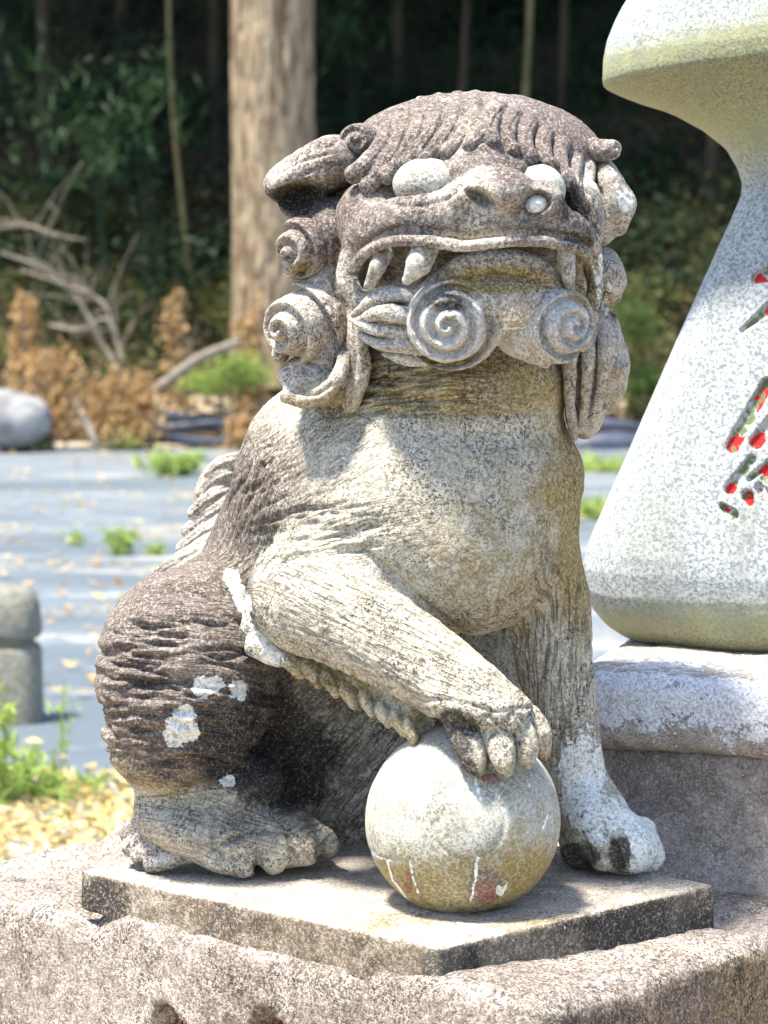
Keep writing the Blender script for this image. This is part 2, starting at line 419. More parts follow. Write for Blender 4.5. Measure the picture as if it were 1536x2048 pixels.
# resample finely
T = np.concatenate([np.linspace(pv[0], pv[-1], 620)]); 
W = np.interp(T, pv, ww); Z = np.interp(T, pv, zz)
ker = np.exp(-np.linspace(-2,2,9)**2); ker /= ker.sum()
W = np.convolve(np.pad(W, 4, 'edge'), ker, 'valid')
th = np.concatenate([np.linspace(math.radians(172), math.radians(292), 520, endpoint=False), np.linspace(math.radians(292), math.radians(532), 90, endpoint=False)])
nexp = 5.0
ct, s_t = np.cos(th), np.sin(th)
rr = (np.abs(ct)**nexp+np.abs(s_t)**nexp)**(-1/nexp)
DY = .62                                         # depth of the stone relative to its width
bx_ = rr*ct; by_ = rr*s_t
cen = np.array([cxm, dm-2.6+.10]) 
# place so that the left silhouette stays at dm
lift = .030*np.clip(1-np.abs(bx_)**2, 0, 1)
X = W[:,None]*bx_[None]; Yl = (W[:,None]*by_[None])*DY
A2 = ang*.9
wx = cen[0]+X*math.cos(A2)+Yl*math.sin(A2); wy = cen[1]-X*math.sin(A2)+Yl*math.cos(A2)
rimw = np.exp(-((T-165)/70.)**2)
wz = Z[:,None]+rimw[:,None]*lift[None]+0*wx
V = np.stack([wx, wy, wz], -1).reshape(-1,3)
# recentre horizontally so the silhouette column sits where measured
u_, v_ = UV(V); U2 = u_.reshape(wx.shape); row = np.abs(T-1145).argmin(); sh = (1167-U2[row].min())*dm/FPX
row2 = np.abs(T-380).argmin()
V[:,0] += sh; cen[0] += sh
nr, nc = wx.shape
i = np.arange(nr-1)[:,None]; j = np.arange(nc)[None]; j2 = (j+1) % nc
Q = np.stack([i*nc+j+0*j2, (i+1)*nc+j+0*j2, (i+1)*nc+j2+0*j, i*nc+j2+0*j], -1).reshape(-1,4)
V = np.concatenate([V, [[cen[0]+.1, cen[1], V[:nc,2].max()+.01]], [[cen[0], cen[1], mz-.004]]]).astype(np.float32)
capf = np.stack([np.full(nc, len(V)-2), np.arange(nc), (np.arange(nc)+1) % nc, (np.arange(nc)+1) % nc], -1)
N = normals(V, Q)
if (N[:nc*nr]*(V[:nc*nr]-np.array([cen[0],cen[1],0]))).sum() < 0: Q = Q[:, ::-1]; N = -N
u_, v_ = UV(V)
def seg(u, v, a, b, ra, rb):
    a = np.array(a, float); b = np.array(b, float); ab = b-a; t = np.clip(((u-a[0])*ab[0]+(v-a[1])*ab[1])/(ab@ab), 0, 1)
    return np.hypot(u-a[0]-ab[0]*t, v-a[1]-ab[1]*t)-(ra+(rb-ra)*t)
groove = np.full(len(V), 99.0); red = np.zeros(len(V)); pale = np.zeros(len(V))
STR = [((1512,556),(1560,540),11,20), ((1482,661),(1545,610),4,12), ((1534,768),(1464,892),13,15), ((1550,835),(1512,884),13,15),
       ((1503,918),(1459,978),9,12), ((1540,925),(1498,958),8,6), ((1560,900),(1533,955),12,14)]
for a, b, ra, rb in STR: groove = np.minimum(groove, seg(u_, v_, a, b, ra, rb))
DOT = [((1495,992),(1500,1004),13,9), ((1444,1012),(1464,1030),7,13), ((1520,975),(1530,992),11,12)]
for a, b, ra, rb in DOT: groove = np.minimum(groove, seg(u_, v_, a, b, ra, rb))
for cu, cv, r in ((1517,556,8),(1533,566,7),(1540,620,10),(1532,775,18),(1522,800,13),(1468,890,17),(1512,884,17),(1459,978,13),(1495,996,17),(1446,1014,7),(1536,935,16)):
    red = np.maximum(red, 1-sstep(r*.6, r*2.6, np.hypot(u_-cu, v_-cv)))
gm = 1-sstep(-2.5, 1.0, groove)
front = (N[:,1] < 0)
gm = gm*front
V = V - N*(gm*.007)[:,None]
V = V + N*(.0006*fbm(V, 30, 2, 41))[:,None]
alg = np.maximum(sstep(1130, 1290, v_), sstep(470, 175, v_)*sstep(60, 165, v_+ (u_-1200)*.22)*1.0)
alg = alg + .22*sstep(165, 0, v_)
ms = np.stack([alg, gm, gm*np.maximum(red,.0)], -1)
monument = mesh_np('stone_monument', V, np.concatenate([Q, capf]), M_GRAN, attrs={'moss_shade': ms})
tag(monument, 'pale speckled granite monument with flared top and red painted carving, standing on the lichened plinth', 'monument')
# ================================================================ the guardian lion
lion = empty('guardian_lion_statue', (0.02, .2, -.052))
tag(lion, 'seated stone guardian lion with curled mane, one forepaw resting on a round stone ball', 'statue')
def rotp(a, yaw=0.0, tilt=0.0):
    """rows = local axes: a turns in the picture plane, yaw about the vertical, tilt about the horizontal"""
    R = Matrix.Rotation(math.radians(yaw), 3, 'Z') @ Matrix.Rotation(math.radians(tilt), 3, 'X') @ Matrix.Rotation(math.radians(-a), 3, 'Y')
    return np.array(R).T
def E3(F, u, v, y, ru, rv, rd, a=0, k=.012, yaw=0, tilt=0, mode='add', disp=None):
    F.ell(P(u, v, y), (px(y, ru), rd, px(y, rv)), k, rotp(a, yaw, tilt) if (a or yaw or tilt) else None, mode, disp)
def T3(F, pts, k=.012, mode='add'):
    F.tube([P(u, v, y) for u, v, y, r in pts], [px(y, r) for u, v, y, r in pts], k, mode)
def smooth_pts(pts, n=5):
    """Catmull-Rom through the control points"""
    A = np.array(pts, float); A = np.vstack([2*A[0]-A[1], A, 2*A[-1]-A[-2]]); out = []
    for i in range(1, len(A)-2):
        for t in np.linspace(0, 1, n, endpoint=False):
            out.append(.5*((2*A[i])+(-A[i-1]+A[i+1])*t+(2*A[i-1]-5*A[i]+4*A[i+1]-A[i+2])*t*t+(-A[i-1]+3*A[i]-3*A[i+1]+A[i+2])*t**3))
    out.append(A[-2]); return out
def box3(u0, u1, v0, v1, y0, y1):
    c = np.array([P(u, v, y) for u in (u0, u1) for v in (v0, v1) for y in (y0, y1)]); return c.min(0), c.max(0)
def carve(V, N, line, w, depth, front=True):
    """chisel a groove (depth > 0) or raise a ridge (depth < 0) along a line given in photo measure"""
    L = np.array(line, float); u, v = UV(V); m = 5+w*2.2
    sel = (u > L[:,0].min()-m) & (u < L[:,0].max()+m) & (v > L[:,1].min()-m) & (v < L[:,1].max()+m)
    if front: sel &= N[:,1] < .15
    ix = np.nonzero(sel)[0]
    if not len(ix): return
    d = np.full(len(ix), 1e9)
    for k, (a, b) in enumerate(zip(L[:-1], L[1:])): d = np.minimum(d, seg(u[ix], v[ix], a, b, 0, 0))
    tip = np.minimum(np.hypot(u[ix]-L[0,0], v[ix]-L[0,1]), np.hypot(u[ix]-L[-1,0], v[ix]-L[-1,1]))
    V[ix] -= N[ix]*(np.exp(-(d/w)**2)*depth*sstep(-1, w*2.5, tip+w*.8))[:,None].astype(np.float32)
def strokes(V, N, n, region, ang, ln, w, depth, bend=0, seed=1):
    """many short chisel strokes inside an ellipse region=(u,v,ru,rv); ang may be a function of (u,v)"""
    rng = random.Random(seed)
    for _ in range(n):
        r = math.sqrt(rng.random()); t = rng.random()*6.283
        u = region[0]+region[2]*r*math.cos(t); v = region[1]+region[3]*r*math.sin(t)
        a = math.radians((ang(u, v) if callable(ang) else ang)+rng.gauss(0, 5)); L = rng.uniform(*ln)/2
        c, s = math.cos(a), math.sin(a); b = bend*rng.uniform(.5, 1.2)
        carve(V, N, [(u-c*L, v+s*L), (u-s*b*0, v+b), (u+c*L, v-s*L)], w*rng.uniform(.7, 1.25), depth*rng.uniform(.5, 1.2))
def blob(u, v, cu, cv, ru, rv, s=.35, a=0):
    """soft 0..1 patch in photo measure"""
    ca, sa = math.cos(math.radians(a)), math.sin(math.radians(a)); du, dv = u-cu, -(v-cv)
    x = (du*ca+dv*sa)/ru; z = (-du*sa+dv*ca)/rv
    return 1-sstep(1-s, 1+s, np.hypot(x, z))
def weather(V, N, amp=1.0):
    V += N*(amp*(.0016*fbm(V, 40, 2, 50)+.0009*fbm(V, 140, 2, 51)))[:,None].astype(np.float32)
def fur_zone(V, fur, wgt, ang):
    """strokes run at `ang` degrees (in the front plane) where wgt > what is there already"""
    c, s = math.cos(math.radians(ang)), math.sin(math.radians(ang))
    al = V[:,0]*c+V[:,2]*s; ac = -V[:,0]*s+V[:,2]*c+V[:,1]*.35
    m = wgt > fur[:,2]
    fur[m] = np.stack([al, ac, wgt], -1)[m]

# ---------------------------------------------------------------- body, legs and paws: one continuous carved form
lo, hi = box3(175, 1345, 690, 1790, -.12, .42)
F = Field(np.minimum(lo, [-.33,-.13,-.01]), np.maximum(hi, [.33,.46,.52]), .0021)
E3(F, 905, 770, .14, 232, 150, .115, k=.01)                             # neck
E3(F, 870, 935, .155, 300, 175, .135, a=-4, k=.03)                        # upper chest
E3(F, 845, 1040, .15, 305, 225, .145, a=-6, k=.03)                       # chest
E3(F, 690, 980, .22, 225, 235, .13, a=22, k=.03)                         # shoulder / back slope
E3(F, 610, 1120, .27, 190, 210, .13, a=10, k=.03)
E3(F, 935, 1110, .115, 165, 150, .10, a=-5, k=.03)                       # breast bulge
E3(F, 900, 1330, .33, 190, 200, .10, k=.03); E3(F, 560, 1280, .32, 220, 260, .13, k=.03)                              # rump
E3(F, 700, 1480, .36, 260, 260, .11, k=.03)                              # belly and far haunch (in the shade)
T3(F, [(1040,1090,.15,115),(1095,1200,.16,88),(1112,1340,.165,78),(1135,1480,.17,68),(1158,1580,.18,60)], k=.02)   # upright foreleg
# far paw
E3(F, 1185, 1640, .165, 72, 82, .06, k=.02)
E3(F, 1230, 1680, .15, 92, 62, .06, a=-20, k=.015)
for (u, v, y, r) in ((1155,1702,.155,34),(1205,1706,.115,36),(1262,1706,.115,38),(1300,1712,.15,30)):
    T3(F, [(u-14,v-50,y+.02,r*.9),(u,v,y,r)], k=.008)
# near foreleg, bent across the chest to the ball
T3(F, smooth_pts([(640,1120,.10,92),(590,1195,.055,98),(700,1245,.03,98),(830,1315,-.005,88),(935,1390,-.045,80)], 4), k=.018)
E3(F, 690, 1150, .06, 95, 60, .05, a=-30, k=.02)
# paw gripping the ball
E3(F, 965, 1412, -.055, 112, 60, .05, a=-14, k=.012)
# thigh
E3(F, 375, 1350, .16, 186, 215, .13, a=6, k=.02)
E3(F, 330, 1470, .17, 120, 110, .11, a=-20, k=.03)
E3(F, 390, 1200, .20, 118, 72, .10, a=18, k=.008)                        # folded hip above the thigh
E3(F, 470, 1170, .22, 90, 80, .09, a=-30, k=.02)
# hind foot
T3(F, [(330,1540,.17,62),(345,1630,.17,68)], k=.02); E3(F, 440, 1570, .20, 130, 80, .09, k=.02)
E3(F, 430, 1660, .155, 165, 68, .075, a=-14, k=.02)
E3(F, 560, 1672, .16, 100, 58, .07, a=-8, k=.015)
E3(F, 455, 1715, .12, 62, 30, .04, a=-12, k=.01)
for pts in (((470,1690,.13,30),(487,1725,.105,32)), ((535,1690,.125,30),(548,1715,.105,33)), ((600,1678,.13,30),(612,1700,.115,32)), ((640,1672,.15,26),(655,1690,.14,25))):
    T3(F, pts, k=.006)
F.F = np.maximum(F.F, -(F.lo[2]+np.arange(F.n[2])*F.h+.004)[None,None,:].astype(np.float32))
V, Q = F.mesh(); del F
N = normals(V, Q)
# grooves
carve(V, N, [(560,1118),(610,1112),(680,1100),(730,1102),(790,1150),(860,1220),(930,1275)], 7, .005)      # top edge of the bent foreleg
carve(V, N, [(555,1118),(600,1108),(640,1095)], 8, .008)
carve(V, N, [(300,1195),(350,1175),(410,1190),(470,1235),(500,1250)], 8, .007)                               # hip fold
for dy in (14, 30, 46): carve(V, N, [(330,1165+dy*.1),(380,1140+dy*.8),(440,1165+dy*.9),(480,1200+dy*.7)], 4, .002)
carve(V, N, [(600,832),(740,824),(850,828),(980,830),(1090,826)], 6, .004)
carve(V, N, [(850,1402),(905,1400),(990,1425),(1085,1408)], 5, .003)                                        # paw cuff
carve(V, N, [(862,1440),(900,1455),(925,1440),(948,1462),(975,1432),(1003,1455),(1028,1425),(1055,1448),(1078,1420)], 5, .0045)
for l in ([(440,1690),(500,1665),(540,1660)], [(520,1700),(515,1740),(535,1765)], [(575,1660),(585,1690),(590,1715)], [(1205,1660),(1232,1690),(1238,1730)], [(1165,1680),(1180,1720)], [(640,1655),(645,1685),(640,1715)], [(430,1650),(425,1690),(450,1725)]): carve(V, N, l, 6.5, .009)
strokes(V, N, 170, (365,1400,180,175), lambda u, v: -6+(u-360)*-.02+(-40 if u < 225 else 0), (34,84), 4.6, .0036, 3, 3)
strokes(V, N, 60, (300,1360,110,110), -4, (50,95), 6, .0042, 2, 13)
strokes(V, N, 46, (650,1065,120,50), 8, (40,110), 4, .0022, -3, 4)
strokes(V, N, 50, (590,930,120,120), lambda u, v: 30-(u-520)*.12, (30,90), 3.5, .0014, 3, 5)
strokes(V, N, 60, (475,1010,80,170), 62, (30,80), 3.5, .0018, 0, 6)
strokes(V, N, 60, (780,765,110,60), 2, (40,110), 4.5, .003, 2, 7)
strokes(V, N, 90, (640,1500,150,180), 48, (30,70), 4, .002, 0, 8)
strokes(V, N, 50, (1110,1350,80,190), 88, (50,130), 3.5, .0016, 0, 9)
for k in range(13):                                                      # long chisel lines down the bent foreleg
    o = -82+k*14
    carve(V, N, [(590+o*.45, 1190-o*.9+10), (700+o*.3, 1245-o*.8), (800+o*.35, 1305-o*.75), (880+o*.4, 1360-o*.65)], 3.0, .0009)
weather(V, N)
u, v = UV(V); n1 = fbm(V, 9, 3, 60)
purple = blob(u,v, 370,1330,205,270,.30)*(1-.8*sstep(1560,1590,v)) + .95*blob(u,v,470,1000,90,260,.5,25)*(u < 560) + .28*blob(u,v,440,1660,150,70,.5) + .5*blob(u,v,700,1480,240,260,.4)*(v > 1330)  # last term paints the belly hollow's shade over the purple stain
purple = np.maximum(purple, .7*blob(u,v,560,960,70,230,.6,28))
ochre = .75*blob(u,v,880,770,250,72,.35) + .45*blob(u,v,1000,1120,190,210,.6) + .4*blob(u,v,1120,900,60,120,.5)+.55*blob(u,v,1160,1000,40,260,.6) + .6*blob(u,v,300,1520,140,70,.5)+.35*blob(u,v,640,1600,180,120,.5) + .35*blob(u,v,760,1390,110,50,.5,-28)
def lichen(u, v):
    L = np.zeros_like(u)
    for cu, cv, r in ((364,1440,24),(352,1468,26),(382,1462,18),(370,1425,14),(405,1372,22),(432,1368,14),(478,1380,19),(456,1563,13)):
        L = np.maximum(L, .95*(1-sstep(r*.2, r*2.0, np.hypot(u-cu, (v-cv)))))
    L = np.maximum(L, 0.9*(1-sstep(2, 32, seg(u, v, (464,1152), (488,1212), 0, 0))))
    return L
lich = lichen(u, v)
lich = np.maximum(lich, .70*blob(u,v,1165,1560,55,115,.45)); lich = np.maximum(lich, .68*blob(u,v,1245,1660,95,75,.35)); lich = np.maximum(lich, .66*blob(u,v,1290,1700,50,60,.3))
lich = lich*(1-blob(u,v,1240,1705,20,42,.4))*(1-blob(u,v,1155,1712,48,26,.4))
lich = np.maximum(lich, .27*blob(u,v,640,960,180,130,.6)); lich = np.maximum(lich, .27*blob(u,v,760,1270,250,90,.5,-28))
purple = np.clip(purple-.9*blob(u,v,700,1220,220,120,.3,-28)-1.1*blob(u,v,600,1190,95,110,.3), 0, 1)
dark = .75*blob(u,v,520,1500,140,110,.5,-20) + .8*blob(u,v,915,1465,45,50,.4) + .75*blob(u,v,1240,1705,26,40,.4)+.8*blob(u,v,1155,1712,50,28,.3)+.3*blob(u,v,700,1480,220,220,.4)*(v > 1330)  # shade between thigh and belly painted in, plus dark patches on the paws
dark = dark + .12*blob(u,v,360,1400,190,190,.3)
red = .0*u
stn = np.stack([purple*(.85+.3*n1), ochre*(.8+.4*n1), lich], -1); mos = np.stack([dark, red, 0*u], -1)
fur = np.zeros_like(V)
fur_zone(V, fur, .62*blob(u,v,730,1270,310,95,.25,-31), -31)
fur_zone(V, fur, .8*blob(u,v,1110,1330,80,230,.25), 88)
fur_zone(V, fur, .5*blob(u,v,365,1390,190,210,.2), -4)
fur_zone(V, fur, .7*blob(u,v,470,1010,90,200,.3,25), 62)
fur_zone(V, fur, .38*blob(u,v,620,900,130,110,.3), 28)
fur_zone(V, fur, .4*blob(u,v,700,1060,160,60,.3), 8)
fur_zone(V, fur, .8*blob(u,v,820,765,180,70,.3), 1)
fur_zone(V, fur, .7*blob(u,v,660,1500,170,190,.2), 48)
fur_zone(V, fur, .4*blob(u,v,440,1650,200,80,.2), -18)
mesh_np('body', V, Q, M_STONE, lion, attrs={'stain': stn, 'moss_shade': mos, 'fur': fur})

# ---------------------------------------------------------------- head
def part(name, F, mat=M_HEAD, carves=(), stains=None, w=1.0, post=None):
    V, Q = F.mesh(); N = normals(V, Q)
    for l, cw, d in carves: carve(V, N, l, cw, d)
    if post: post(V, N)
    weather(V, N, w)
    u, v = UV(V)
    st, ms, fu = (stains(V, N, u, v) if stains else head_stain_shade(V, N, u, v))
    return mesh_np(name, V, Q, mat, lion, attrs={'stain': st, 'moss_shade': ms, 'fur': fu})
def head_stain_shade(V, N, u, v):
    n1 = fbm(V, 14, 3, 70)
    purple = .85*blob(u,v,930,250,300,120,.4)+.2*blob(u,v,930,450,250,60,.4)+.55*blob(u,v,760,440,160,90,.5)+.45*blob(u,v,1130,380,120,200,.4)+.38*blob(u,v,615,360,110,80,.4)+.5*blob(u,v,640,480,90,110,.5)+.1*blob(u,v,930,430,200,60,.5)
    ochre = .9*blob(u,v,1000,560,110,30,.5)+.55*blob(u,v,1165,560,40,60,.5)+.25*blob(u,v,750,620,70,60,.5)+.3*blob(u,v,1190,760,60,120,.5)+.6*blob(u,v,600,540,30,20,.5)+.45*blob(u,v,640,800,90,40,.4)
    lich = .28*blob(u,v,600,640,110,120,.5)+.30*blob(u,v,920,640,120,100,.5)+.30*blob(u,v,1100,640,90,90,.5)+.25*blob(u,v,870,185,230,35,.5)
    lich = np.maximum(lich, .8*blob(u,v,1252,405,18,22,.4))
    lich = np.maximum(lich, .45*blob(u,v,1205,570,25,80,.5))
    dark = .35*blob(u,v,930,300,230,50,.5)+.55*blob(u,v,1160,430,50,90,.5)+.7*blob(u,v,900,600,60,30,.5)+.9*blob(u,v,595,398,75,32,.4)+.45*blob(u,v,720,560,50,60,.5)+.55*blob(u,v,1215,610,40,40,.5)+.4*blob(u,v,640,735,50,50,.4)+.5*blob(u,v,840,545,90,30,.4)  # shade painted in: under the forelock, ear hollow, mouth, below the curls
    return (np.stack([.82*purple+.25*n1, ochre, lich+.1*n1], -1), np.stack([dark+.2*n1, 0*u, 0*u], -1), np.zeros_like(V))

lo, hi = box3(660, 1235, 230, 790, -.15, .30)
F = Field(lo, hi, .0015)
E3(F, 935, 430, .135, 248, 190, .145, k=.02)                    # skull
E3(F, 915, 610, .13, 228, 120, .115, k=.02)                     # throat
E3(F, 745, 445, .055, 75, 85, .05, k=.02)                       # left cheek
E3(F, 1160, 440, .07, 48, 90, .05, k=.02)
T3(F, [(960,285,.02,62),(965,335,-.01,58),(985,375,-.03,52)], k=.014); E3(F, 915, 345, .0, 45, 42, .03, k=.012); E3(F, 1028, 345, .0, 32, 38, .028, k=.01)      # bridge
E3(F, 944, 386, -.04, 62, 38, .036, a=22, k=.006); E3(F, 1010, 384, -.055, 60, 47, .034, k=.008); E3(F, 1082, 402, -.037, 47, 41, .038, k=.006)
# upper lip and muzzle
T3(F, smooth_pts([(712,535,.035,30),(735,480,.015,42),(805,442,-.012,50),(900,432,-.035,50),(1000,438,-.042,46),(1095,448,-.03,44),(1160,475,.0,34),(1188,530,.022,20)], 4), k=.012)
# mouth hollow, then the arched lower lip inside it
E3(F, 955, 538, -.055, 225, 46, .075, k=.006, mode='sub')
E3(F, 770, 540, .0, 60, 45, .03, a=30, k=.006, mode='sub')
E3(F, 990, 600, .01, 130, 72, .055, k=.01)
T3(F, smooth_pts([(842,610,-.01,26),(885,562,-.02,26),(955,528,-.03,26),(1030,524,-.03,26),(1090,550,-.02,24),(1125,600,.0,22)], 4), k=.004)
T3(F, smooth_pts([(700,520,.02,20),(698,560,.02,24),(725,600,.015,22),(790,590,-.0,20),(850,600,-.01,18)], 4), k=.006)  # left jaw fold
T3(F, smooth_pts([(1182,500,.01,13),(1192,560,.02,13),(1178,625,.03,16),(1165,690,.04,14)], 4), k=.005)
T3(F, smooth_pts([(1150,520,.0,14),(1158,575,.01,15),(1150,610,.02,16)], 4), k=.005)
# rolled lip edge
T3(F, smooth_pts([(705,540,.0,11),(735,502,-.018,12),(790,482,-.045,12),(850,482,-.06,12),(930,492,-.072,12),(1000,484,-.076,12),(1065,482,-.07,12),(1125,490,-.05,11),(1168,505,-.02,10),(1190,545,.0,8)], 5), k=.003)
E3(F, 962, 396, -.088, 38, 15, .034, a=-30, k=.004, mode='sub')             # nostrils
E3(F, 1076, 406, -.078, 30, 25, .03, a=20, k=.004, mode='sub')
for cu, cv, ru, rv, y in ((850,365,72,54,.0),(1080,378,60,54,.0)): E3(F, cu, cv, y+.005, ru, rv, .020, k=.01, mode='sub')
head_carves = [([(728,492),(760,468),(800,455),(860,458),(940,470),(1010,462),(1080,462),(1150,472),(1180,500)], 4.5, .0045),
    ([(790,410),(850,412),(900,395),(925,372)], 5, .003), ([(900,545),(960,520),(1030,515),(1085,535)], 3.5, .0018), ([(1175,480),(1190,520),(1200,560)], 4, .003), ([(690,620),(720,640),(700,690)], 6, .004)]
part('head', F, carves=head_carves)

# forelock: thick strands swept from the crown over the brow
F = Field(*box3(670, 1250, 165, 520, -.08, .30), .0017)
E3(F, 945, 325, .155, 262, 138, .125, k=.02)
def lock(pts, r0=25, r1=15, k=.003, n=5, F_=None):
    q = smooth_pts(pts, n); m = len(q)
    (F_ or F).tube([P(*a) for a in q], [px(a[2], (r0*(1-i/(m-1))+r1*i/(m-1))*(1-.25*(i == 0))) for i, a in enumerate(q)], k)
fl_c = []
TL = [(778,238),(810,215),(845,201),(880,194),(915,190),(950,189),(984,192)]; BL = [(708,350),(738,372),(776,352),(812,330),(852,318),(898,306),(944,290)]
TR = [(1012,197),(1042,206),(1074,219),(1104,237),(1134,257),(1161,279),(1184,300)]; BR = [(984,284),(1022,302),(1060,316),(1100,332),(1136,368),(1163,415),(1186,466)]
for side_, T_, B_ in ((1, TL, BL), (-1, TR, BR)):
    for i, (t_, b_) in enumerate(zip(T_, B_)):
        w_ = (1-i/6) if side_ > 0 else i/6                       # 0 at the middle of the brow, 1 at the temple
        f = lambda s_: (t_[0]+(b_[0]-t_[0])*s_+side_*(18*math.sin(math.pi*s_)), t_[1]+11*(1-s_)+(b_[1]-t_[1])*s_-4*math.sin(math.pi*s_))
        ys = (.13, .058+.03*w_, .008+.035*w_, -.018+.04*w_, -.024+.05*w_)
        q = smooth_pts([(*f(s_), y_+.003*(i % 2)) for s_, y_ in zip((0, .22, .5, .8, 1), ys)], 5); n_ = len(q)
        F.tube([P(*p_) for p_ in q], [px(p_[2], 20-3*(j/(n_-1))) for j, p_ in enumerate(q)], .0006)
        E3(F, q[-1][0]-side_*3, q[-1][1]-4, q[-1][2]-.001, 15, 14, .010, k=.004)
        for o_ in (-7, 7): fl_c.append(([(p_[0]+o_, p_[1]) for p_ in q[3:-2]], 2.4, .0013))
part('forelock', F, carves=fl_c)

def spiral_disp(pitch, amp, turn=1, cx_=0, cz_=0, sharp=1.0):
    def f(q):
        x, z = q[...,0]-cx_, q[...,2]-cz_; r = np.sqrt(x*x+z*z); th_ = np.arctan2(z, x)*turn
        w = .5+.5*np.cos(2*np.pi*(r/pitch)-th_)
        return amp*(w**sharp-.5)*sstep(0, pitch*.5, r+pitch*.3)
    return f
def spiral(name, u, v, y, ru, rv, rd, pitch, amp, a=0, yaw=0, tilt=0, turn=1, off=(0,0), h=.0013, extra=None, carves=(), mat=M_HEAD):
    pad = max(ru, rv)*1.25+14
    F = Field(*box3(u-pad, u+pad, v-pad, v+pad, y-max(rd,px(y,ru))*1.1-.01, y+max(rd,px(y,ru))*1.1+.01), h)
    E3(F, u, v, y, ru, rv, rd, a=a, yaw=yaw, tilt=tilt, k=0, disp=spiral_disp(px(y, pitch), amp, turn, px(y, off[0]), px(y, off[1])))
    if extra: extra(F)
    return part(name, F, mat, carves)
# curls under the chin
def ex1(F): T3(F, smooth_pts([(955,560,-.01,22),(1000,590,-.015,22),(1000,650,-.01,22),(960,700,.0,18)], 4), k=.006)
spiral('chin_curl', 903, 640, -.008, 97, 92, .050, 31, .010, yaw=-6, tilt=8, turn=-1, extra=ex1, mat=M_CURL)
def ex2(F): T3(F, smooth_pts([(1030,585,.0,20),(1018,640,.0,22),(1045,700,.01,18),(1090,722,.015,14)], 4), k=.006)
spiral('chin_curl', 1102, 642, .006, 70, 84, .047, 28, .0095, yaw=26, tilt=6, turn=1, off=(6,0), extra=ex2, mat=M_CURL)
for cu, cv, ru, rv, rd, yw, y in ((926, 630, 106, 84, .042, -4, .012), (1072, 640, 92, 84, .044, 18, .022)):
    F = Field(*box3(cu-135, cu+135, cv-120, cv+120, y-.06, y+.06), .0015); E3(F, cu, cv, y, ru, rv, rd, yaw=yw, k=0, disp=spiral_disp(px(y, 34), .0035, -1))
    part('curl_band', F, M_CURL)
# whisker tuft beside the left curl
F = Field(*box3(680, 860, 570, 730, -.06, .08), .0014)
for pts in ([(845,604,-.008,10),(800,590,-.016,15),(752,598,-.012,15),(706,630,.012,5)], [(848,640,-.008,12),(802,628,-.022,18),(760,627,-.018,16),(712,642,.008,5)], [(840,668,-.004,10),(795,663,-.014,14),(748,658,-.010,12),(700,640,.014,4)],
            [(848,700,.0,12),(802,690,-.010,16),(757,688,-.004,13),(718,668,.014,5)], [(848,726,.010,10),(805,717,.002,13),(768,708,.008,5)]):
    T3(F, smooth_pts(pts, 5), k=.001)
part('whisker_tuft', F, M_CURL)
# fangs and lower teeth
def fang(pts, k=.002):
    A = np.array([q[:2] for q in pts]); F = Field(*box3(A[:,0].min()-35, A[:,0].max()+35, A[:,1].min()-35, A[:,1].max()+35, min(q[2] for q in pts)-.03, max(q[2] for q in pts)+.03), .0013)
    T3(F, pts, k=k); return part('fang', F, M_PALE, stains=lambda V, N, u, v: (np.stack([.42+.3*fbm(V,60,2,3), .18+0*u, .02+0*u], -1), np.stack([.2+.4*fbm(V,70,2,4), 0*u, 0*u], -1), np.zeros_like(V)), w=.5)
fang([(852,496,-.042,27),(838,528,-.050,26),(815,560,-.046,12)])
fang([(770,505,-.02,18),(755,535,-.024,17),(738,572,-.014,11)])
fang([(1132,500,-.03,19),(1136,545,-.03,15),(1143,595,-.012,8)])
# eyes: smooth bulging balls
def ball_part(name, u, v, y, ru, rv, rd, a=0, mat=M_PALE, h=.0014, stains=None, yaw=0, w=.25):
    pad = max(ru, rv)*1.15+10
    F = Field(*box3(u-pad, u+pad, v-pad, v+pad, y-rd*1.2-.008, y+rd*1.2+.008), h)
    E3(F, u, v, y, ru, rv, rd, a=a, k=0, yaw=yaw)
    return part(name, F, mat, stains=stains, w=w)
zs = lambda V, N, u, v: (np.stack([.14+.2*fbm(V,30,2,8), .04+0*u, .10+.3*fbm(V,50,2,9)], -1), np.zeros_like(V), np.zeros_like(V))
ball_part('eye', 852, 366, -.004, 66, 50, .036, a=4, stains=zs)
ball_part('eye', 1078, 380, -.004, 53, 51, .034, a=-14, stains=zs)
ball_part('nostril_lichen', 1071, 410, -.052, 26, 20, .014, a=18, stains=lambda V, N, u, v: (np.stack([0*u, 0*u, 1+0*u], -1), np.zeros_like(V), np.zeros_like(V)))
# ears
F = Field(*box3(505, 720, 255, 470, -.0, .20), .0015)
E3(F, 622, 345, .095, 95, 50, .045, a=24, k=.01); E3(F, 670, 325, .09, 60, 52, .05, k=.015); E3(F, 560, 368, .085, 28, 26, .03, k=.01)
E3(F, 615, 405, .105, 55, 38, .035, a=10, k=.01)
E3(F, 592, 392, .045, 62, 31, .065, a=8, k=.003, mode='sub')
part('ear', F, carves=[([(545,350),(600,322),(660,306)], 4, .003), ([(570,330),(620,300),(670,288)], 4, .003), ([(600,352),(650,332),(690,330)], 4, .003), ([(560,405),(610,425),(650,410)], 4, .003)])
F = Field(*box3(1155, 1300, 290, 520, .02, .22), .0015)
E3(F, 1222, 395, .115, 34, 80, .05, a=14, k=.01); E3(F, 1238, 408, .11, 33, 30, .035, k=.012); E3(F, 1195, 440, .12, 34, 62, .05, a=-25, k=.012)
E3(F, 1212, 470, .105, 16, 26, .02, a=-35, k=.006)
part('ear', F, carves=[([(1215,340),(1235,375),(1262,400)], 4, .002), ([(1200,380),(1210,430),(1195,470)], 5, .003)])
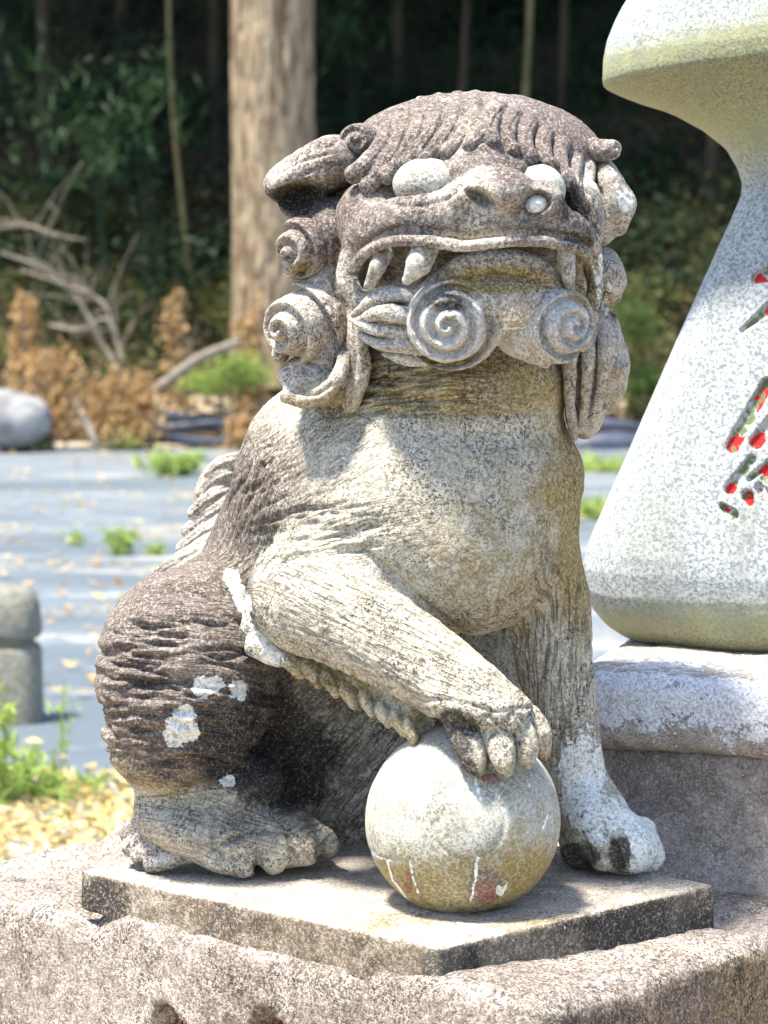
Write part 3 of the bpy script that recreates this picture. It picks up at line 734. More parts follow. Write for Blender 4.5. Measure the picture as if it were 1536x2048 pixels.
# curls at the ends of the forelock
spiral('mane_curl', 724, 284, .078, 44, 40, .030, 24, .005, yaw=-14, turn=1)
spiral('mane_curl', 1200, 300, .10, 28, 24, .026, 18, .005, yaw=35, turn=-1)
# mane at the left: three heavy curled locks one above the other
def col_curl(u, v, y, ru, rv, rd, a, knobs, stripes, sub=(), h=.0016, extra=None, sw=None):
    pad = max(ru, rv)*1.2+26
    F = Field(*box3(u-pad, u+pad, v-pad, v+pad, y-rd*1.35-.01, y+rd*1.3+.01), h)
    E3(F, u, v, y, ru, rv, rd, a=a, k=.0, disp=spiral_disp(px(y, sw[0]), sw[1], sw[4], px(y, sw[2]), px(y, sw[3])) if sw else None)
    for (ku, kv, ky, kr) in knobs: E3(F, ku, kv, ky, kr, kr, px(ky, kr), k=.005)
    for (su, sv, sy, sru, srv, srd, sa) in sub: E3(F, su, sv, sy, sru, srv, srd, a=sa, k=.004, mode='sub')
    if extra: extra(F)
    return part('mane_curl', F, carves=[(l, 5, .0042) for l in stripes])
def exA(F): E3(F, 640, 492, .115, 62, 72, .05, k=.006); E3(F, 588, 540, .085, 20, 18, .02, k=.004)
spiral('mane_curl', 630, 490, .088, 60, 66, .055, 29, .0085, yaw=-22, tilt=4, turn=1, off=(-16,-14), extra=exA)
def exB(F): E3(F, 640, 650, .11, 70, 78, .05, k=.006); E3(F, 560, 708, .085, 18, 18, .02, k=.004)
spiral('mane_curl', 624, 646, .078, 77, 78, .064, 33, .0100, yaw=-24, tilt=4, turn=-1, off=(-20,-8), extra=exB)
def exC(F): T3(F, smooth_pts([(575,792,.05,16),(610,800,.035,17),(650,785,.03,18),(680,745,.035,16),(688,710,.05,12)], 4), k=.005)
col_curl(628, 762, .09, 66, 52, .055, -20, [(572,755,.07,18),(585,770,.06,20)], [[(590,755),(620,770),(650,755)], [(600,738),(630,748),(660,735)], [(590,780),(630,790),(664,770)]], [], extra=exC)
# jaw mane filling the gap between the curls and the face
F = Field(*box3(610, 760, 400, 830, .0, .2), .002)
E3(F, 665, 470, .10, 62, 80, .055, k=.01); E3(F, 655, 590, .105, 66, 95, .055, k=.01); E3(F, 648, 700, .10, 62, 95, .055, k=.01)
for pts in ([(705,560,.09),(690,620,.07),(700,700,.06),(690,790,.07)], [(720,600,.08),(712,660,.055),(722,740,.05),(700,808,.06)], [(680,560,.09),(668,640,.09),(680,720,.08),(670,800,.08)]): lock(pts, 22, 18, .006, 5, F)
part('jaw_mane', F, carves=[([(690,650+18*k),(715,646+18*k),(745,652+18*k)], 4, .003) for k in range(0)]+[([(676,480),(668,560),(690,640),(676,760)], 5, .003), ([(705,600),(712,700),(700,800)], 4, .003)])
# mane at the right: two curls and a fall of long straight locks
col_curl(1208, 552, .13, 40, 60, .055, 8, [(1230,560,.115,22),(1222,592,.12,20),(1212,520,.12,20)], [[(1195,510),(1188,550),(1196,600)], [(1225,545),(1240,560),(1230,580)]], [(1215,606,.08,12,10,.03,0)])
F = Field(*box3(1115, 1285, 580, 915, .02, .24), .0017)
for pts, r in (([(1150,610,.10),(1142,700,.085),(1140,790,.09),(1148,875,.115)], 19), ([(1178,610,.11),(1176,700,.09),(1172,790,.095),(1160,860,.12)], 19), ([(1205,620,.12),(1206,700,.10),(1200,780,.105),(1180,845,.12)], 19),
               ([(1222,640,.13),(1230,700,.115),(1226,770,.12),(1200,830,.13)], 18), ([(1240,690,.13),(1246,740,.125),(1238,785,.13),(1215,820,.14)], 15), ([(1135,640,.12),(1128,720,.11),(1132,800,.12)], 16)):
    lock(pts, r, 9, .0025, 5, F)
E3(F, 1188, 710, .15, 62, 110, .05, k=.004); E3(F, 1170, 800, .145, 42, 80, .035, k=.004)
E3(F, 1238, 735, .125, 20, 24, .022, k=.004)
part('side_mane', F, carves=[([(1160,640),(1158,740),(1152,850)], 3, .002), ([(1190,640),(1190,740),(1176,840)], 3, .002), ([(1228,715),(1245,728),(1240,750)], 4, .003)])

# ---------------------------------------------------------------- tail: stacked flame locks behind the back
F = Field(*box3(285, 560, 890, 1180, .24, .44), .002)
tl = ([(510,918,.36),(470,920,.34),(440,928,.34),(420,945,.34)], [(512,940,.36),(460,948,.34),(425,964,.34),(404,986,.34)], [(508,965,.36),(455,980,.34),(415,1000,.33),(386,1026,.33)], [(500,992,.35),(450,1012,.33),(405,1038,.33),(374,1062,.33)],
      [(492,1020,.34),(440,1046,.32),(398,1070,.32),(366,1096,.32)], [(480,1050,.32),(425,1080,.30),(385,1100,.30),(350,1122,.30)], [(465,1080,.30),(400,1108,.28),(350,1128,.28),(312,1150,.28)], [(430,1108,.28),(370,1136,.26),(320,1165,.25),(288,1192,.26)])
for pts in tl: lock(pts, 19, 13, .0015, 5, F)
E3(F, 470, 1030, .37, 70, 110, .04, a=28, k=.004)
def tail_st(V, N, u, v): 
    n1 = fbm(V, 14, 3, 75); return (np.stack([.25+.3*n1+.3*sstep(1060,1140,v), .1+0*u, .22+.2*n1], -1), np.stack([.25*sstep(990,1080,v)+.2*n1, 0*u, 0*u], -1), np.zeros_like(V))
part('tail', F, stains=tail_st, carves=[([(p_[0], p_[1]+o_) for p_ in smooth_pts(l_, 3)], 2.6, .0016) for l_ in tl for o_ in (-7, 5)])
F = Field(*box3(225, 420, 1610, 1770, .1, .26), .0016)
for pts in ([(330,1625,.17),(290,1640,.165),(258,1668,.17)], [(345,1650,.16),(300,1668,.155),(262,1694,.16)], [(375,1678,.145),(325,1692,.14),(280,1712,.15)], [(400,1700,.13),(350,1716,.125),(305,1728,.135)]): lock(pts, 19, 20, .0025, 4, F)
part('heel_tuft', F, stains=lambda V, N, u, v: (np.stack([.45+.2*fbm(V,20,2,5), .05+0*u, .15+0*u], -1), np.stack([.4*sstep(1690,1730,v+(u-300)*.0)+.0*u, 0*u, 0*u], -1), np.zeros_like(V)), carves=[([(260,1655),(300,1640),(340,1630)], 3, .001)])
# fringe of tufts along the underside of the bent foreleg
F = Field(*box3(480, 860, 1165, 1490, -.08, .16), .002)
for u_1, v_1, y_1, r, a in ((515,1205,.08,24,80),(512,1245,.075,26,70),(522,1285,.07,26,60),(548,1305,.07,26,20),(585,1322,.06,26,-20),(625,1342,.055,24,-30),(662,1362,.045,22,-35),(698,1385,.035,22,-35),(735,1402,.025,20,-40),(768,1425,.01,20,-40),(796,1440,.0,20,-40),(820,1455,-.01,20,-50)):
    E3(F, u_1, v_1, y_1, r*1.4, r*(.8 if v_1 > 1310 else 1.05), .022, a=a-25, k=.0015 if v_1 > 1310 else .008)
    E3(F, u_1+6, v_1+13, y_1-.006, r*1.05, r*.55, .018, a=a-38, k=.001)
T3(F, [(560,1262,.08,34),(660,1308,.06,34),(760,1368,.03,32),(830,1418,.0,26)], k=.006)
def fr_st(V, N, u, v): return (np.stack([0*u+.05, .45*sstep(540,600,u)+.2*fbm(V,30,2,6), .55-.42*sstep(520,600,u)+.25*fbm(V,40,2,7)], -1), np.stack([.2+.3*fbm(V,30,2,8), 0*u, 0*u], -1), np.zeros_like(V))
part('leg_fringe', F, M_STONE, stains=fr_st)

for pts in (((915,1440,-.064,28),(938,1488,-.082,33),(949,1526,-.092,23),(955,1548,-.097,10)), ((972,1438,-.070,26),(998,1486,-.087,31),(1008,1522,-.096,22),(1014,1542,-.099,10)),
            ((1024,1432,-.062,24),(1045,1476,-.074,28),(1053,1511,-.080,20),(1058,1530,-.082,9)), ((1064,1428,-.045,18),(1081,1466,-.048,22),(1087,1496,-.046,16),(1090,1514,-.042,8))):
    A = np.array(pts); F = Field(*box3(A[:,0].min()-50, A[:,0].max()+50, 1380, 1590, -.16, .02), .0013); T3(F, smooth_pts(pts, 4), k=0)
    part('claw', F, M_STONE, carves=[([(A[0,0]+4,A[0,1]),(A[1,0]+2,A[1,1]),(A[2,0],A[2,1]-8)], 3, .0015)], stains=lambda V, N, u, v: (np.stack([.15+.2*fbm(V,30,2,6), .15+.3*sstep(1490,1550,v), .05+0*u], -1), np.stack([.95*sstep(975,925,u)+.25*fbm(V,50,2,8)+.35*sstep(1520,1550,v), 0*u, 0*u], -1), np.zeros_like(V)))
# ---------------------------------------------------------------- ball and slab, carved from the same stone
yb = 0.0; cb = P(925, 1640, yb); rb = px(yb, 199)
F = Field(cb-rb-.01, cb+rb+.01, .0022)
F.ell(cb, (rb, rb, rb*.97), k=0)
F.F = np.maximum(F.F, -(F.lo[2]+np.arange(F.n[2])*F.h+.003)[None,None,:].astype(np.float32))
V, Q = F.mesh(); N = normals(V, Q)
for l, w_, d in (([(738,1700),(760,1715),(800,1720)], 2.5, .0015), ([(775,1720),(790,1760),(815,1795)], 3, .0018), ([(790,1718),(800,1755),(830,1790)], 3, .0016), ([(820,1720),(828,1755),(840,1785)], 3, .0018),
                 ([(953,1715),(948,1760),(942,1800)], 3, .0016), ([(1020,1715),(1012,1760),(995,1795)], 4, .0018), ([(1060,1655),(1085,1640),(1095,1615)], 3, .001), ([(880,1640),(900,1600),(940,1580),(985,1590)], 3, .0012), ([(1040,1620),(1060,1600),(1075,1620)], 3, .001)):
    carve(V, N, l, w_, d)
V += N*(.0011*fbm(V, 30, 3, 80)+.0018*fbm(V, 11, 2, 82)-.0012*(np.abs(np.hypot(UV(V)[0]-935, UV(V)[1]-1640)-75) < 5)*(N[:,1] < -.3))[:,None].astype(np.float32)
u, v = UV(V); n1 = fbm(V, 25, 3, 81)
lich = .20+.2*n1-.5*sstep(1690,1740,v)
for l in ([(738,1700),(760,1715),(780,1722)], [(775,1725),(785,1760),(812,1795)], [(820,1722),(826,1755),(836,1785)], [(955,1715),(950,1760),(942,1800)], [(1015,1765),(1003,1790)], [(1085,1660),(1096,1630)], [(950,1560),(962,1600)]):
    for a, b in zip(l[:-1], l[1:]): lich = np.maximum(lich, 1.0*(1-sstep(.5, 4.0, seg(u, v, a, b, 0, 0))))
lich = np.maximum(lich, 1.0*(1-sstep(3, 10, np.hypot((u-998), (v-1780)*.6))))
red = np.zeros_like(u)
for cu, cv, ru, rv, s in ((983,1558,20,12,1.0),(930,1535,30,10,.5),(880,1510,30,14,.4),(970,1782,28,26,.75),(990,1738,14,22,.5),(817,1765,10,30,.55)): red = np.maximum(red, s*blob(u,v,cu,cv,ru,rv,.5))
brown = .35*blob(u,v,900,1640,50,45,.5)+.9*blob(u,v,970,1770,35,35,.4)
st = np.stack([brown+.15*n1, .12+.58*sstep(1660,1760,v)+.25*blob(u,v,1060,1680,60,90,.5)+.2*n1, lich], -1); ms = np.stack([.5*sstep(1760,1830,v)+.15*n1, red, 0*u], -1)  # browner and darker towards the ball's foot
mesh_np('stone_ball', V, Q, M_BALL, lion, attrs=stain_shade_attrs(V, st, ms))

F, g = prism_field([SF, SR, SB, SL], -.058, 0.0, .003, .004)
V, Q = F.mesh(); N = normals(V, Q)
chip = np.maximum(0, fbm(V, 18, 3, 90)-.15)*.02*sstep(-.03, -.058, V[:,2])+.0
V = V + N*(.0022*fbm(V, 26, 3, 91)+.0008*fbm(V, 90, 2, 92))[:,None]*np.where(N[:,2:] > .8, .6, 1)
u, v = UV(V)
V[:,2] += .012*blob(u, v, 165, 1850, 60, 40, .5)*(V[:,2] < -.03)
n1 = fbm(V, 12, 3, 93); n2 = fbm(V, 40, 3, 94)
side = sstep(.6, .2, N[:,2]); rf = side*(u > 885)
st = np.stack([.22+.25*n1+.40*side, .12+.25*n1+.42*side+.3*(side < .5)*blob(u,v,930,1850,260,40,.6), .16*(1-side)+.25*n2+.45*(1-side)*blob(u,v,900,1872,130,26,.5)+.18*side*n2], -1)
ms = np.stack([.32*side+.35*side*n1+.5*side*blob(u,v,900,1940,60,60,.5)+.45*rf*blob(u,v,1320,1850,150,80,.5)+.4*side*blob(u,v,190,1810,80,60,.5)+.35*(1-side)*blob(u,v,900,1825,150,14,.6), 0*u, 0*u], -1)  # last term: the ball's contact shadow painted on the slab top
mesh_np('base_slab', V, Q, M_SLAB, lion, attrs=stain_shade_attrs(V, st, ms))
# ================================================================ ground, weed-control sheet, gravel, forest
GZ = -.75
rng = np.random.default_rng(11)
def gridmesh(name, x0, x1, y0, y1, nx, ny, zf, mat):
    X, Y = np.meshgrid(np.linspace(x0, x1, nx), np.linspace(y0, y1, ny)); Z = zf(X, Y)
    V = np.stack([X, Y, Z], -1).reshape(-1, 3); i = np.arange(ny-1)[:,None]*nx+np.arange(nx-1)[None]
    Q = np.stack([i, i+1, i+1+nx, i+nx], -1).reshape(-1, 4)
    o = mesh_np(name, V, Q, mat); o['kind'] = 'structure'; return o
def yv(v, z=GZ): return G(768, v, z)[1]
YF, YN = yv(893), yv(1585)                     # far and near edge of the blue-grey sheet
def hill(x, y):
    p = np.stack([x, y, 0*x], -1)
    return GZ + np.maximum(0, y-(YF+.6))*.62 + .25*np.clip(y-YF, 0, 3)/3*fbm(p, .5, 3, 100)+.05*fbm(p, 3, 2, 101)*(y > YF)
b = NB('soil'); n = b.noise(1.6, 6, .65); n2 = b.noise(14, 4, .7)
c = b.mix(b.ramp(n, .4, .6), (.06,.045,.03), (.04,.045,.02)); c = b.mix(b.math('MULTIPLY', b.ramp(n2, .52, .62), .8), c, (.17,.12,.08))
M_SOIL = b.out(c, .95, b.bump(n2, .6, .05), .05)
gridmesh('ground', -40, 40, -6, YF+.5, 60, 60, lambda x, y: GZ-.02+0*x, M_SOIL)
gridmesh('hillside', -22, 22, YF+.3, YF+24, 180, 120, hill, M_SOIL)
b = NB('weed_sheet'); tc = b.tc.outputs['Object']
n = b.noise(.9, 4, .6, mapscale=(.35, 1, 1)); wv = b.noise(1.4, 5, .68, mapscale=(.5, 1.3, 1)); fine = b.noise(40, 3, .6, mapscale=(1, .5, 1))
c = b.mix(b.ramp(n, .36, .60), (.10,.125,.15), (.145,.175,.205)); c = b.mix(b.math('MULTIPLY', b.ramp(wv, .54, .66), .6), c, (.46,.44,.40))  # warm pale patches: sun dapple put into the sheet's colour
c = b.mix(b.math('MULTIPLY', b.ramp(b.math('ADD', b.math('MULTIPLY', fine, .4), b.math('MULTIPLY', b.noise(1.1, 5, .7, mapscale=(.5,1.2,1)), .6)), .54, .62), .6), c, (.34,.29,.22))
M_SHEET = b.out(c, .5, b.bump(wv, .35, .05), .4)
gridmesh('weed_control_sheet', -9, 9, YN, YF, 90, 200, lambda x, y: GZ+.006+.022*np.maximum(0, vnoise(np.stack([x*.25, y*1.3, 0*x], -1), 1, 5))+.004*vnoise(np.stack([x*3, y*3, 0*x], -1), 1, 6), M_SHEET)
b = NB('dry_litter'); n = b.noise(30, 5, .7); c = b.mix(b.ramp(n, .35, .65), (.34,.26,.17), (.52,.44,.32)); M_LIT = b.out(c, .95, b.bump(n, .6, .02), .1)
gridmesh('gravel_path', -9, 9, -1.5, YN+.02, 90, 90, lambda x, y: GZ+.01+.008*vnoise(np.stack([x*9, y*9, 0*x], -1), 1, 7), M_LIT)
gridmesh('dry_verge', -12, 12, YF-.5, YF+1.3, 90, 14, lambda x, y: GZ+.012+np.maximum(0, hill(x, y)-GZ)+.02*vnoise(np.stack([x*3, y*3, 0*x], -1), 1, 8), M_LIT)

# scattered flat and raised bits: leaves as little folded diamonds
def leaves(C, size, nrm=None, flat=.0, aspect=.45, droop=0.0):
    n = len(C); d = rng.normal(size=(n,3)); 
    if flat > 0: d[:,2] *= (1-flat)
    d /= np.linalg.norm(d, axis=1, keepdims=True)
    d[:,2] -= droop; d /= np.linalg.norm(d, axis=1, keepdims=True)
    r = rng.normal(size=(n,3)); 
    if flat > 0: r[:,2] *= (1-flat)
    s = np.cross(d, r); s = np.cross(s, d) if flat == 0 else r-(r*d).sum(1, keepdims=True)*d
    s /= np.linalg.norm(s, axis=1, keepdims=True)+1e-9; nn = np.cross(d, s)
    L = (size*rng.uniform(.6, 1.4, n))[:,None]; W = L*aspect
    v0 = C-d*L*.5; v2 = C+d*L*.5+nn*L*.08; v1 = C+s*W*.5-nn*L*.06; v3 = C-s*W*.5-nn*L*.06
    V = np.stack([v0, v1, v2, v3], 1).reshape(-1, 3); Q = np.arange(4*n).reshape(-1, 4); return V, Q
def cloud(c, r, n, shell=.35):
    p = rng.normal(size=(n,3)); p /= np.linalg.norm(p, axis=1, keepdims=True); p *= (rng.uniform(shell, 1, n)**.6)[:,None]
    return np.array(c)+p*np.array(r)
def joinm(L):
    V = []; Q = []; o = 0
    for v, q in L: V.append(v); Q.append(q+o); o += len(v)
    return np.concatenate(V), np.concatenate(Q)
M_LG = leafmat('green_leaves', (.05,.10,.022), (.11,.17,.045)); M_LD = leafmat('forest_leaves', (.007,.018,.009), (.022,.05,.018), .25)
M_LO = leafmat('olive_leaves', (.09,.12,.03), (.17,.17,.06)); M_DRY = leafmat('dried_leaves', (.42,.25,.10), (.62,.43,.22), .3); M_YEL = leafmat('yellowed_leaves', (.55,.42,.14), (.6,.5,.3), .3)
M_SPR = leafmat('dark_bamboo_leaves', (.012,.035,.012), (.035,.075,.022), .3)
M_BR = leafmat('brown_litter', (.10,.06,.035), (.19,.12,.07), .1); M_GRASS = leafmat('weed_green', (.26,.37,.08), (.42,.50,.16), .45)
M_BARK = simple('pale_bark', (.13,.085,.05), (.42,.33,.22), 17, .95, .9, .03, 6, (1,1,.16)); M_TWIG = simple('grey_twig', (.17,.14,.11), (.27,.235,.19), 20, .9, .5, .01); M_DKBARK = simple('dark_bark', (.03,.025,.018), (.07,.055,.035), 9, .95, .6, .02, 4, (1,1,.2))  # big trunk's bark is a pale brown of its own, even all round
def tubemesh(pts, rad, k=8, wob=0.0):
    pts = np.array(pts, float); n = len(pts); rad = np.array(rad if np.ndim(rad) else [rad]*n, float)
    t = np.gradient(pts, axis=0); t /= np.linalg.norm(t, axis=1, keepdims=True); up = np.array([.13,.97,.2])
    a = np.cross(t, up); a /= np.linalg.norm(a, axis=1, keepdims=True); b_ = np.cross(t, a)
    th = np.linspace(0, 2*np.pi, k, endpoint=False)
    R = rad[:,None]*(1+wob*rng.normal(size=(n,k)))
    V = pts[:,None]+R[...,None]*(np.cos(th)[None,:,None]*a[:,None]+np.sin(th)[None,:,None]*b_[:,None]); V = V.reshape(-1,3)
    i = np.arange(n-1)[:,None]*k; j = np.arange(k)[None]; j2 = (j+1) % k
    return V, np.stack([i+j, i+j2, i+k+j2, i+k+j], -1).reshape(-1, 4)

# ---- the big pale trunk behind the lion
yT = YF+1.6; tb = P(547, 740, yT); base = np.array([tb[0], yT, float(hill(np.array([tb[0]]), np.array([yT]))[0])-.1])
tree = empty('cedar_tree', base); tag(tree, 'big pale-barked tree trunk rising behind the lion on the left', 'tree')
nz, nk = 420, 160; zs_ = np.linspace(base[2], 9, nz); th = np.linspace(0, 2*np.pi, nk, endpoint=False)
R0 = px(yT, 78)*(1+.0*zs_)+.10*np.exp(-(zs_-base[2])/.35)
TH, ZZ = np.meshgrid(th, zs_); cs = np.stack([np.cos(TH)*1.0, np.sin(TH)*1.0, ZZ*.17], -1)
Rr = R0[:,None]*(1+.06*fbm(cs, 3.2, 3, 110)+.09*np.minimum(np.abs(fbm(cs*np.array([1,1,2.2]), 7, 3, 111))*2.2, .5)); 
V = np.stack([base[0]+Rr*np.cos(TH)+.02*ZZ*0, yT+Rr*np.sin(TH), ZZ], -1).reshape(-1,3)
i = np.arange(nz-1)[:,None]*nk; j = np.arange(nk)[None]; Q = np.stack([i+j, i+(j+1) % nk, i+nk+(j+1) % nk, i+nk+j], -1).reshape(-1,4)
mesh_np('trunk', V, Q, M_BARK, tree)
for zz_, az in ((4.6,.4),(5.4,2.4),(6.2,4.2),(7.2,1.2)):
    p0 = np.array([base[0], yT, zz_]); d = np.array([math.cos(az), math.sin(az)*.8, .35]); v_, q_ = tubemesh([p0+d*t for t in (0,.6,1.4,2.6)], [.14,.1,.07,.03]); mesh_np('limb', v_, q_, M_BARK, tree)
crown = cloud((base[0]+1.5, yT+4.6, 7.8), (7.5, 4.5, 2.4), 12000, .0)  # unseen crown above the frame, set back to shade the slope
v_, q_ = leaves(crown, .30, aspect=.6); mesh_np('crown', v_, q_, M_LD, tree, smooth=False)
# ---- slender trees of the dark wood: crowns above the frame shade the slope
def wood_tree(u, dy, r, h, bend, label, crownr, mat=M_DKBARK, crownz=6.4, nleaf=9000):
    y = YF+dy; x = P(u, 500, y)[0]; z0 = float(hill(np.array([x]), np.array([y]))[0]); t = empty('slender_tree', (x, y, z0)); tag(t, label, 'tree', 'slender trees of the dark wood')
    pts = [(x+bend*math.sin(s*2.2)*.5+.04*math.sin(s*9+u), y, z0-.1+s*h) for s in np.linspace(0, 1, 14)]
    v_, q_ = tubemesh(pts, [r*(1-.5*s) for s in np.linspace(0, 1, 14)], 10, .05); mesh_np('trunk', v_, q_, mat, t)
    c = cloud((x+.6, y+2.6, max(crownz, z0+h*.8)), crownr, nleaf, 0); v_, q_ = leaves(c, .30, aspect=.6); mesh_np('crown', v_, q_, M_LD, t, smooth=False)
M_PALEB = simple('bamboo_bark', (.08,.08,.035), (.13,.115,.06), 6, .8, .2, .01)
for a in ((1035,3.2,.045,9,.25,'slim pale stem in the dark wood, right of the lion\'s head top',(4,3,1.6),M_PALEB), (922,4.5,.05,9,.1,'thin stem in the dark wood just above the lion\'s forelock',(4,3.5,1.6)), (792,6.,.06,10,-.15,'dark stem in the wood right of the big pale trunk',(4.5,4,2)),
          (1112,5.2,.05,10,.2,'brownish stem in the dark wood left of the monument\'s flared top',(4.5,4,2)), (385,2.4,.035,8,-.5,'leaning mossy green stem left of the big pale trunk',(4,3,1.6),M_PALEB), (430,5.5,.06,9,.2,'dark stem half behind the big pale trunk',(4.5,3.5,2)),
          (90,4.5,.09,10,.15,'dark stem in the wood near the upper left corner',(5,4,2)), (250,7,.08,10,.1,'dark stem in the wood between the left edge and the pale trunk',(5,4,2.2)), (1420,4.,.07,9,-.1,'stem in the wood glimpsed beside the monument\'s waist',(5,4,2)),
          (-250,2.5,.12,10,.1,'tree off the left edge of the wood',(5,4,2)), (1800,3,.12,10,.1,'tree off the right edge of the wood',(5,4,2))):
    wood_tree(*a[:6], a[6], *(a[7:8]))
# ---- undergrowth on the slope
def slope_pts(n, u0, u1, y0, y1, h0, h1):
    y = YF+rng.uniform(y0, y1, n); u = rng.uniform(u0, u1, n); x = (u-768)/FPX*(y+2.6); z = hill(x, y)+rng.uniform(h0, h1, n)
    return np.stack([x, y, z], -1)
def clumps(n, m, u0, u1, y0, y1, h0, h1, r):
    c = slope_pts(n, u0, u1, y0, y1, h0, h1); k = rng.integers(0, n, m); p = rng.normal(size=(m,3)); return c[k]+p*np.array([r, r*.7, r*.6])*rng.uniform(.5, 1.3, n)[k][:,None]
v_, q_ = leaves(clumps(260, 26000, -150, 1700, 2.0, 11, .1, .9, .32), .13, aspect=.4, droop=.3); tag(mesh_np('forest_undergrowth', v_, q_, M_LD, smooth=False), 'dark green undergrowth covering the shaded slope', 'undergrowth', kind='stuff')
v_, q_ = leaves(clumps(170, 14000, -150, 1700, .9, 4.2, .0, .5, .26), .10, aspect=.35, droop=.1); tag(mesh_np('slope_weeds', v_, q_, M_LO, smooth=False), 'olive green weeds along the foot of the slope', 'weeds', kind='stuff')
v_, q_ = leaves(slope_pts(16000, -150, 1700, .3, 6, .0, .12), .10, aspect=.5, flat=.6); tag(mesh_np('fallen_leaves', v_, q_, M_BR, smooth=False), 'brown fallen leaves lying over the foot of the slope', 'leaves', kind='stuff')

def bush(name, label, cat, u, v, y, ru, rv, n, size, mat, droop=0, aspect=.4, stems=6, group=None, smat=M_TWIG, shell=0):
    c = P(u, v, y); z0 = float(hill(np.array([c[0]]), np.array([y]))[0]) if y > YF-.5 else GZ
    t = empty(name, (c[0], y, z0)); tag(t, label, cat, group)
    if name == 'dried_plant':
        L_ = []
        for k in range(9):
            bx = c[0]+rng.uniform(-.8, .8)*px(y, ru); tz = c[2]+px(y, rv)*rng.uniform(.1, 1.05)*(1-.5*abs(bx-c[0])/px(y, ru)); lean = rng.uniform(-.12, .12)
            f = rng.uniform(.15, 1, n//13)**.9; rad = (.16*(1-f*.85)+.015)*(.5+px(y, ru)*.9)
            L_.append(np.stack([bx+lean*f+rng.normal(size=len(f))*rad, y+rng.normal(size=len(f))*rad, z0+(tz-z0)*f+rng.normal(size=len(f))*.05], -1))
        pp = np.concatenate(L_)
    else:
        ns_ = max(5, n//40); cc = cloud(c, (px(y, ru)*.9, px(y, ru)*.5, px(y, rv)*.85), ns_, 0); k_ = rng.integers(0, ns_, n)
        pp = cc[k_]+rng.normal(size=(n,3))*np.array([px(y, ru)*.2+.02, px(y, ru)*.2+.02, px(y, rv)*.2+.02])
    v_, q_ = leaves(pp, size, aspect=aspect, droop=droop); mesh_np('foliage', v_, q_, mat, t, smooth=False)
    L = []
    for k in range(stems):
        a = rng.uniform(-1, 1); e = c+np.array([a*px(y, ru)*.7, rng.uniform(-.1,.1), px(y, rv)*rng.uniform(.2,.9)]); s = np.array([c[0]+a*.1, y, z0-.02]); m = (s+e)/2+np.array([a*.08, 0, .05])
        tw = tubemesh([s, m, e], [.012, .009, .004], 5); mesh_np('stem', tw[0], tw[1], smat, t)
    return t
D = dict
for a in (('dried_plant','tall dried orange-brown plant at the left edge above the pale boulder',45,655,65,24,75,700), ('dried_plant','narrow dried orange plant standing alone left of the pale trunk',352,615,95,12,62,280),
          ('dried_plant','dried brown bush behind the pale boulder',112,735,75,40,70,800), ('dried_plant','dried tan plant leaning beside the fallen branch\'s lower end',205,810,60,34,70,700),
          ('dried_plant','dried tan bush between the branch and the black plastic',285,790,80,40,60,600), ('dried_plant','dried brown plant at the foot of the pale trunk',500,650,90,30,60,500), ('dried_plant','dried plant drooping over the black plastic roll near the lion\'s back',480,840,40,22,30,260)):
    n_, l_, u, v, dyy, ru, rv, n = a
    bush(n_, l_, 'dried plant', u, v, YF+.2-(.9 if v > 700 else 0)+(.3 if v < 640 else 0), ru, rv, n*2, .075, M_DRY, .5, .45, 5, 'dried plants along the far edge of the sheet')
for a in (('green weed clump at the foot of the pale trunk',480,742,60,38,700), ('green weed clump left of the trunk under the leaning branch',405,765,45,25,400), ('bright green weed clump right of the dried plants',250,880,46,26,420), ('low green grass tuft beside the pale boulder',60,885,36,16,300),
          ('green weeds behind the lion\'s head on the far right slope',1290,760,60,40,500), ('green weeds behind the right side mane',1270,650,50,60,400)):
    l_, u, v, ru, rv, n = a
    bush('weed_clump', l_, 'weeds', u, v, YF-.7+(1.6 if u > 1000 else 0)+(.6 if v < 800 and u < 1000 else 0), ru, rv, n*2, .06, M_GRASS if u < 1000 else M_LG, 0, .3, 4, 'weed clumps along the foot of the slope', M_LG)

for l_, u, v, yy, ru, rv, n in (('arching bamboo spray catching the light, left of the pale trunk high up',195,290,1.2,70,60,260), ('second bamboo spray above the first, nearer the trunk',290,190,1.4,80,60,260), ('dim leafy spray in the upper left of the dark wood',90,240,1.8,90,120,500), ('leafy spray right of the pale trunk near the top',690,40,2.4,60,60,240)):
    c_ = P(u, v, YF+yy); z0 = float(hill(np.array([c_[0]]), np.array([YF+yy]))[0]); t = empty('bamboo_shoot', (c_[0], YF+yy, z0)); tag(t, l_, 'bamboo', 'bamboo sprays in the dark wood')
    for k in range(3):
        e = c_+np.array([rng.uniform(-1,1)*px(YF+yy, ru)*.6, 0, rng.uniform(-.3,.6)*px(YF+yy, rv)]); s0 = np.array([c_[0]+.1*k, YF+yy, z0]); tw = tubemesh([s0, s0*.4+e*.6+np.array([0,0,.25]), e+np.array([0,0,.1]), e+np.array([.15,0,-.1])], [.012,.009,.005,.003], 5); mesh_np('stem', tw[0], tw[1], M_LD, t)
    v_, q_ = leaves(cloud(c_, (px(YF+yy, ru)*1.9, .9, px(YF+yy, rv)*2.0), n//2, 0), .22, aspect=.13, droop=.9); mesh_np('foliage', v_, q_, M_SPR, t, smooth=False)
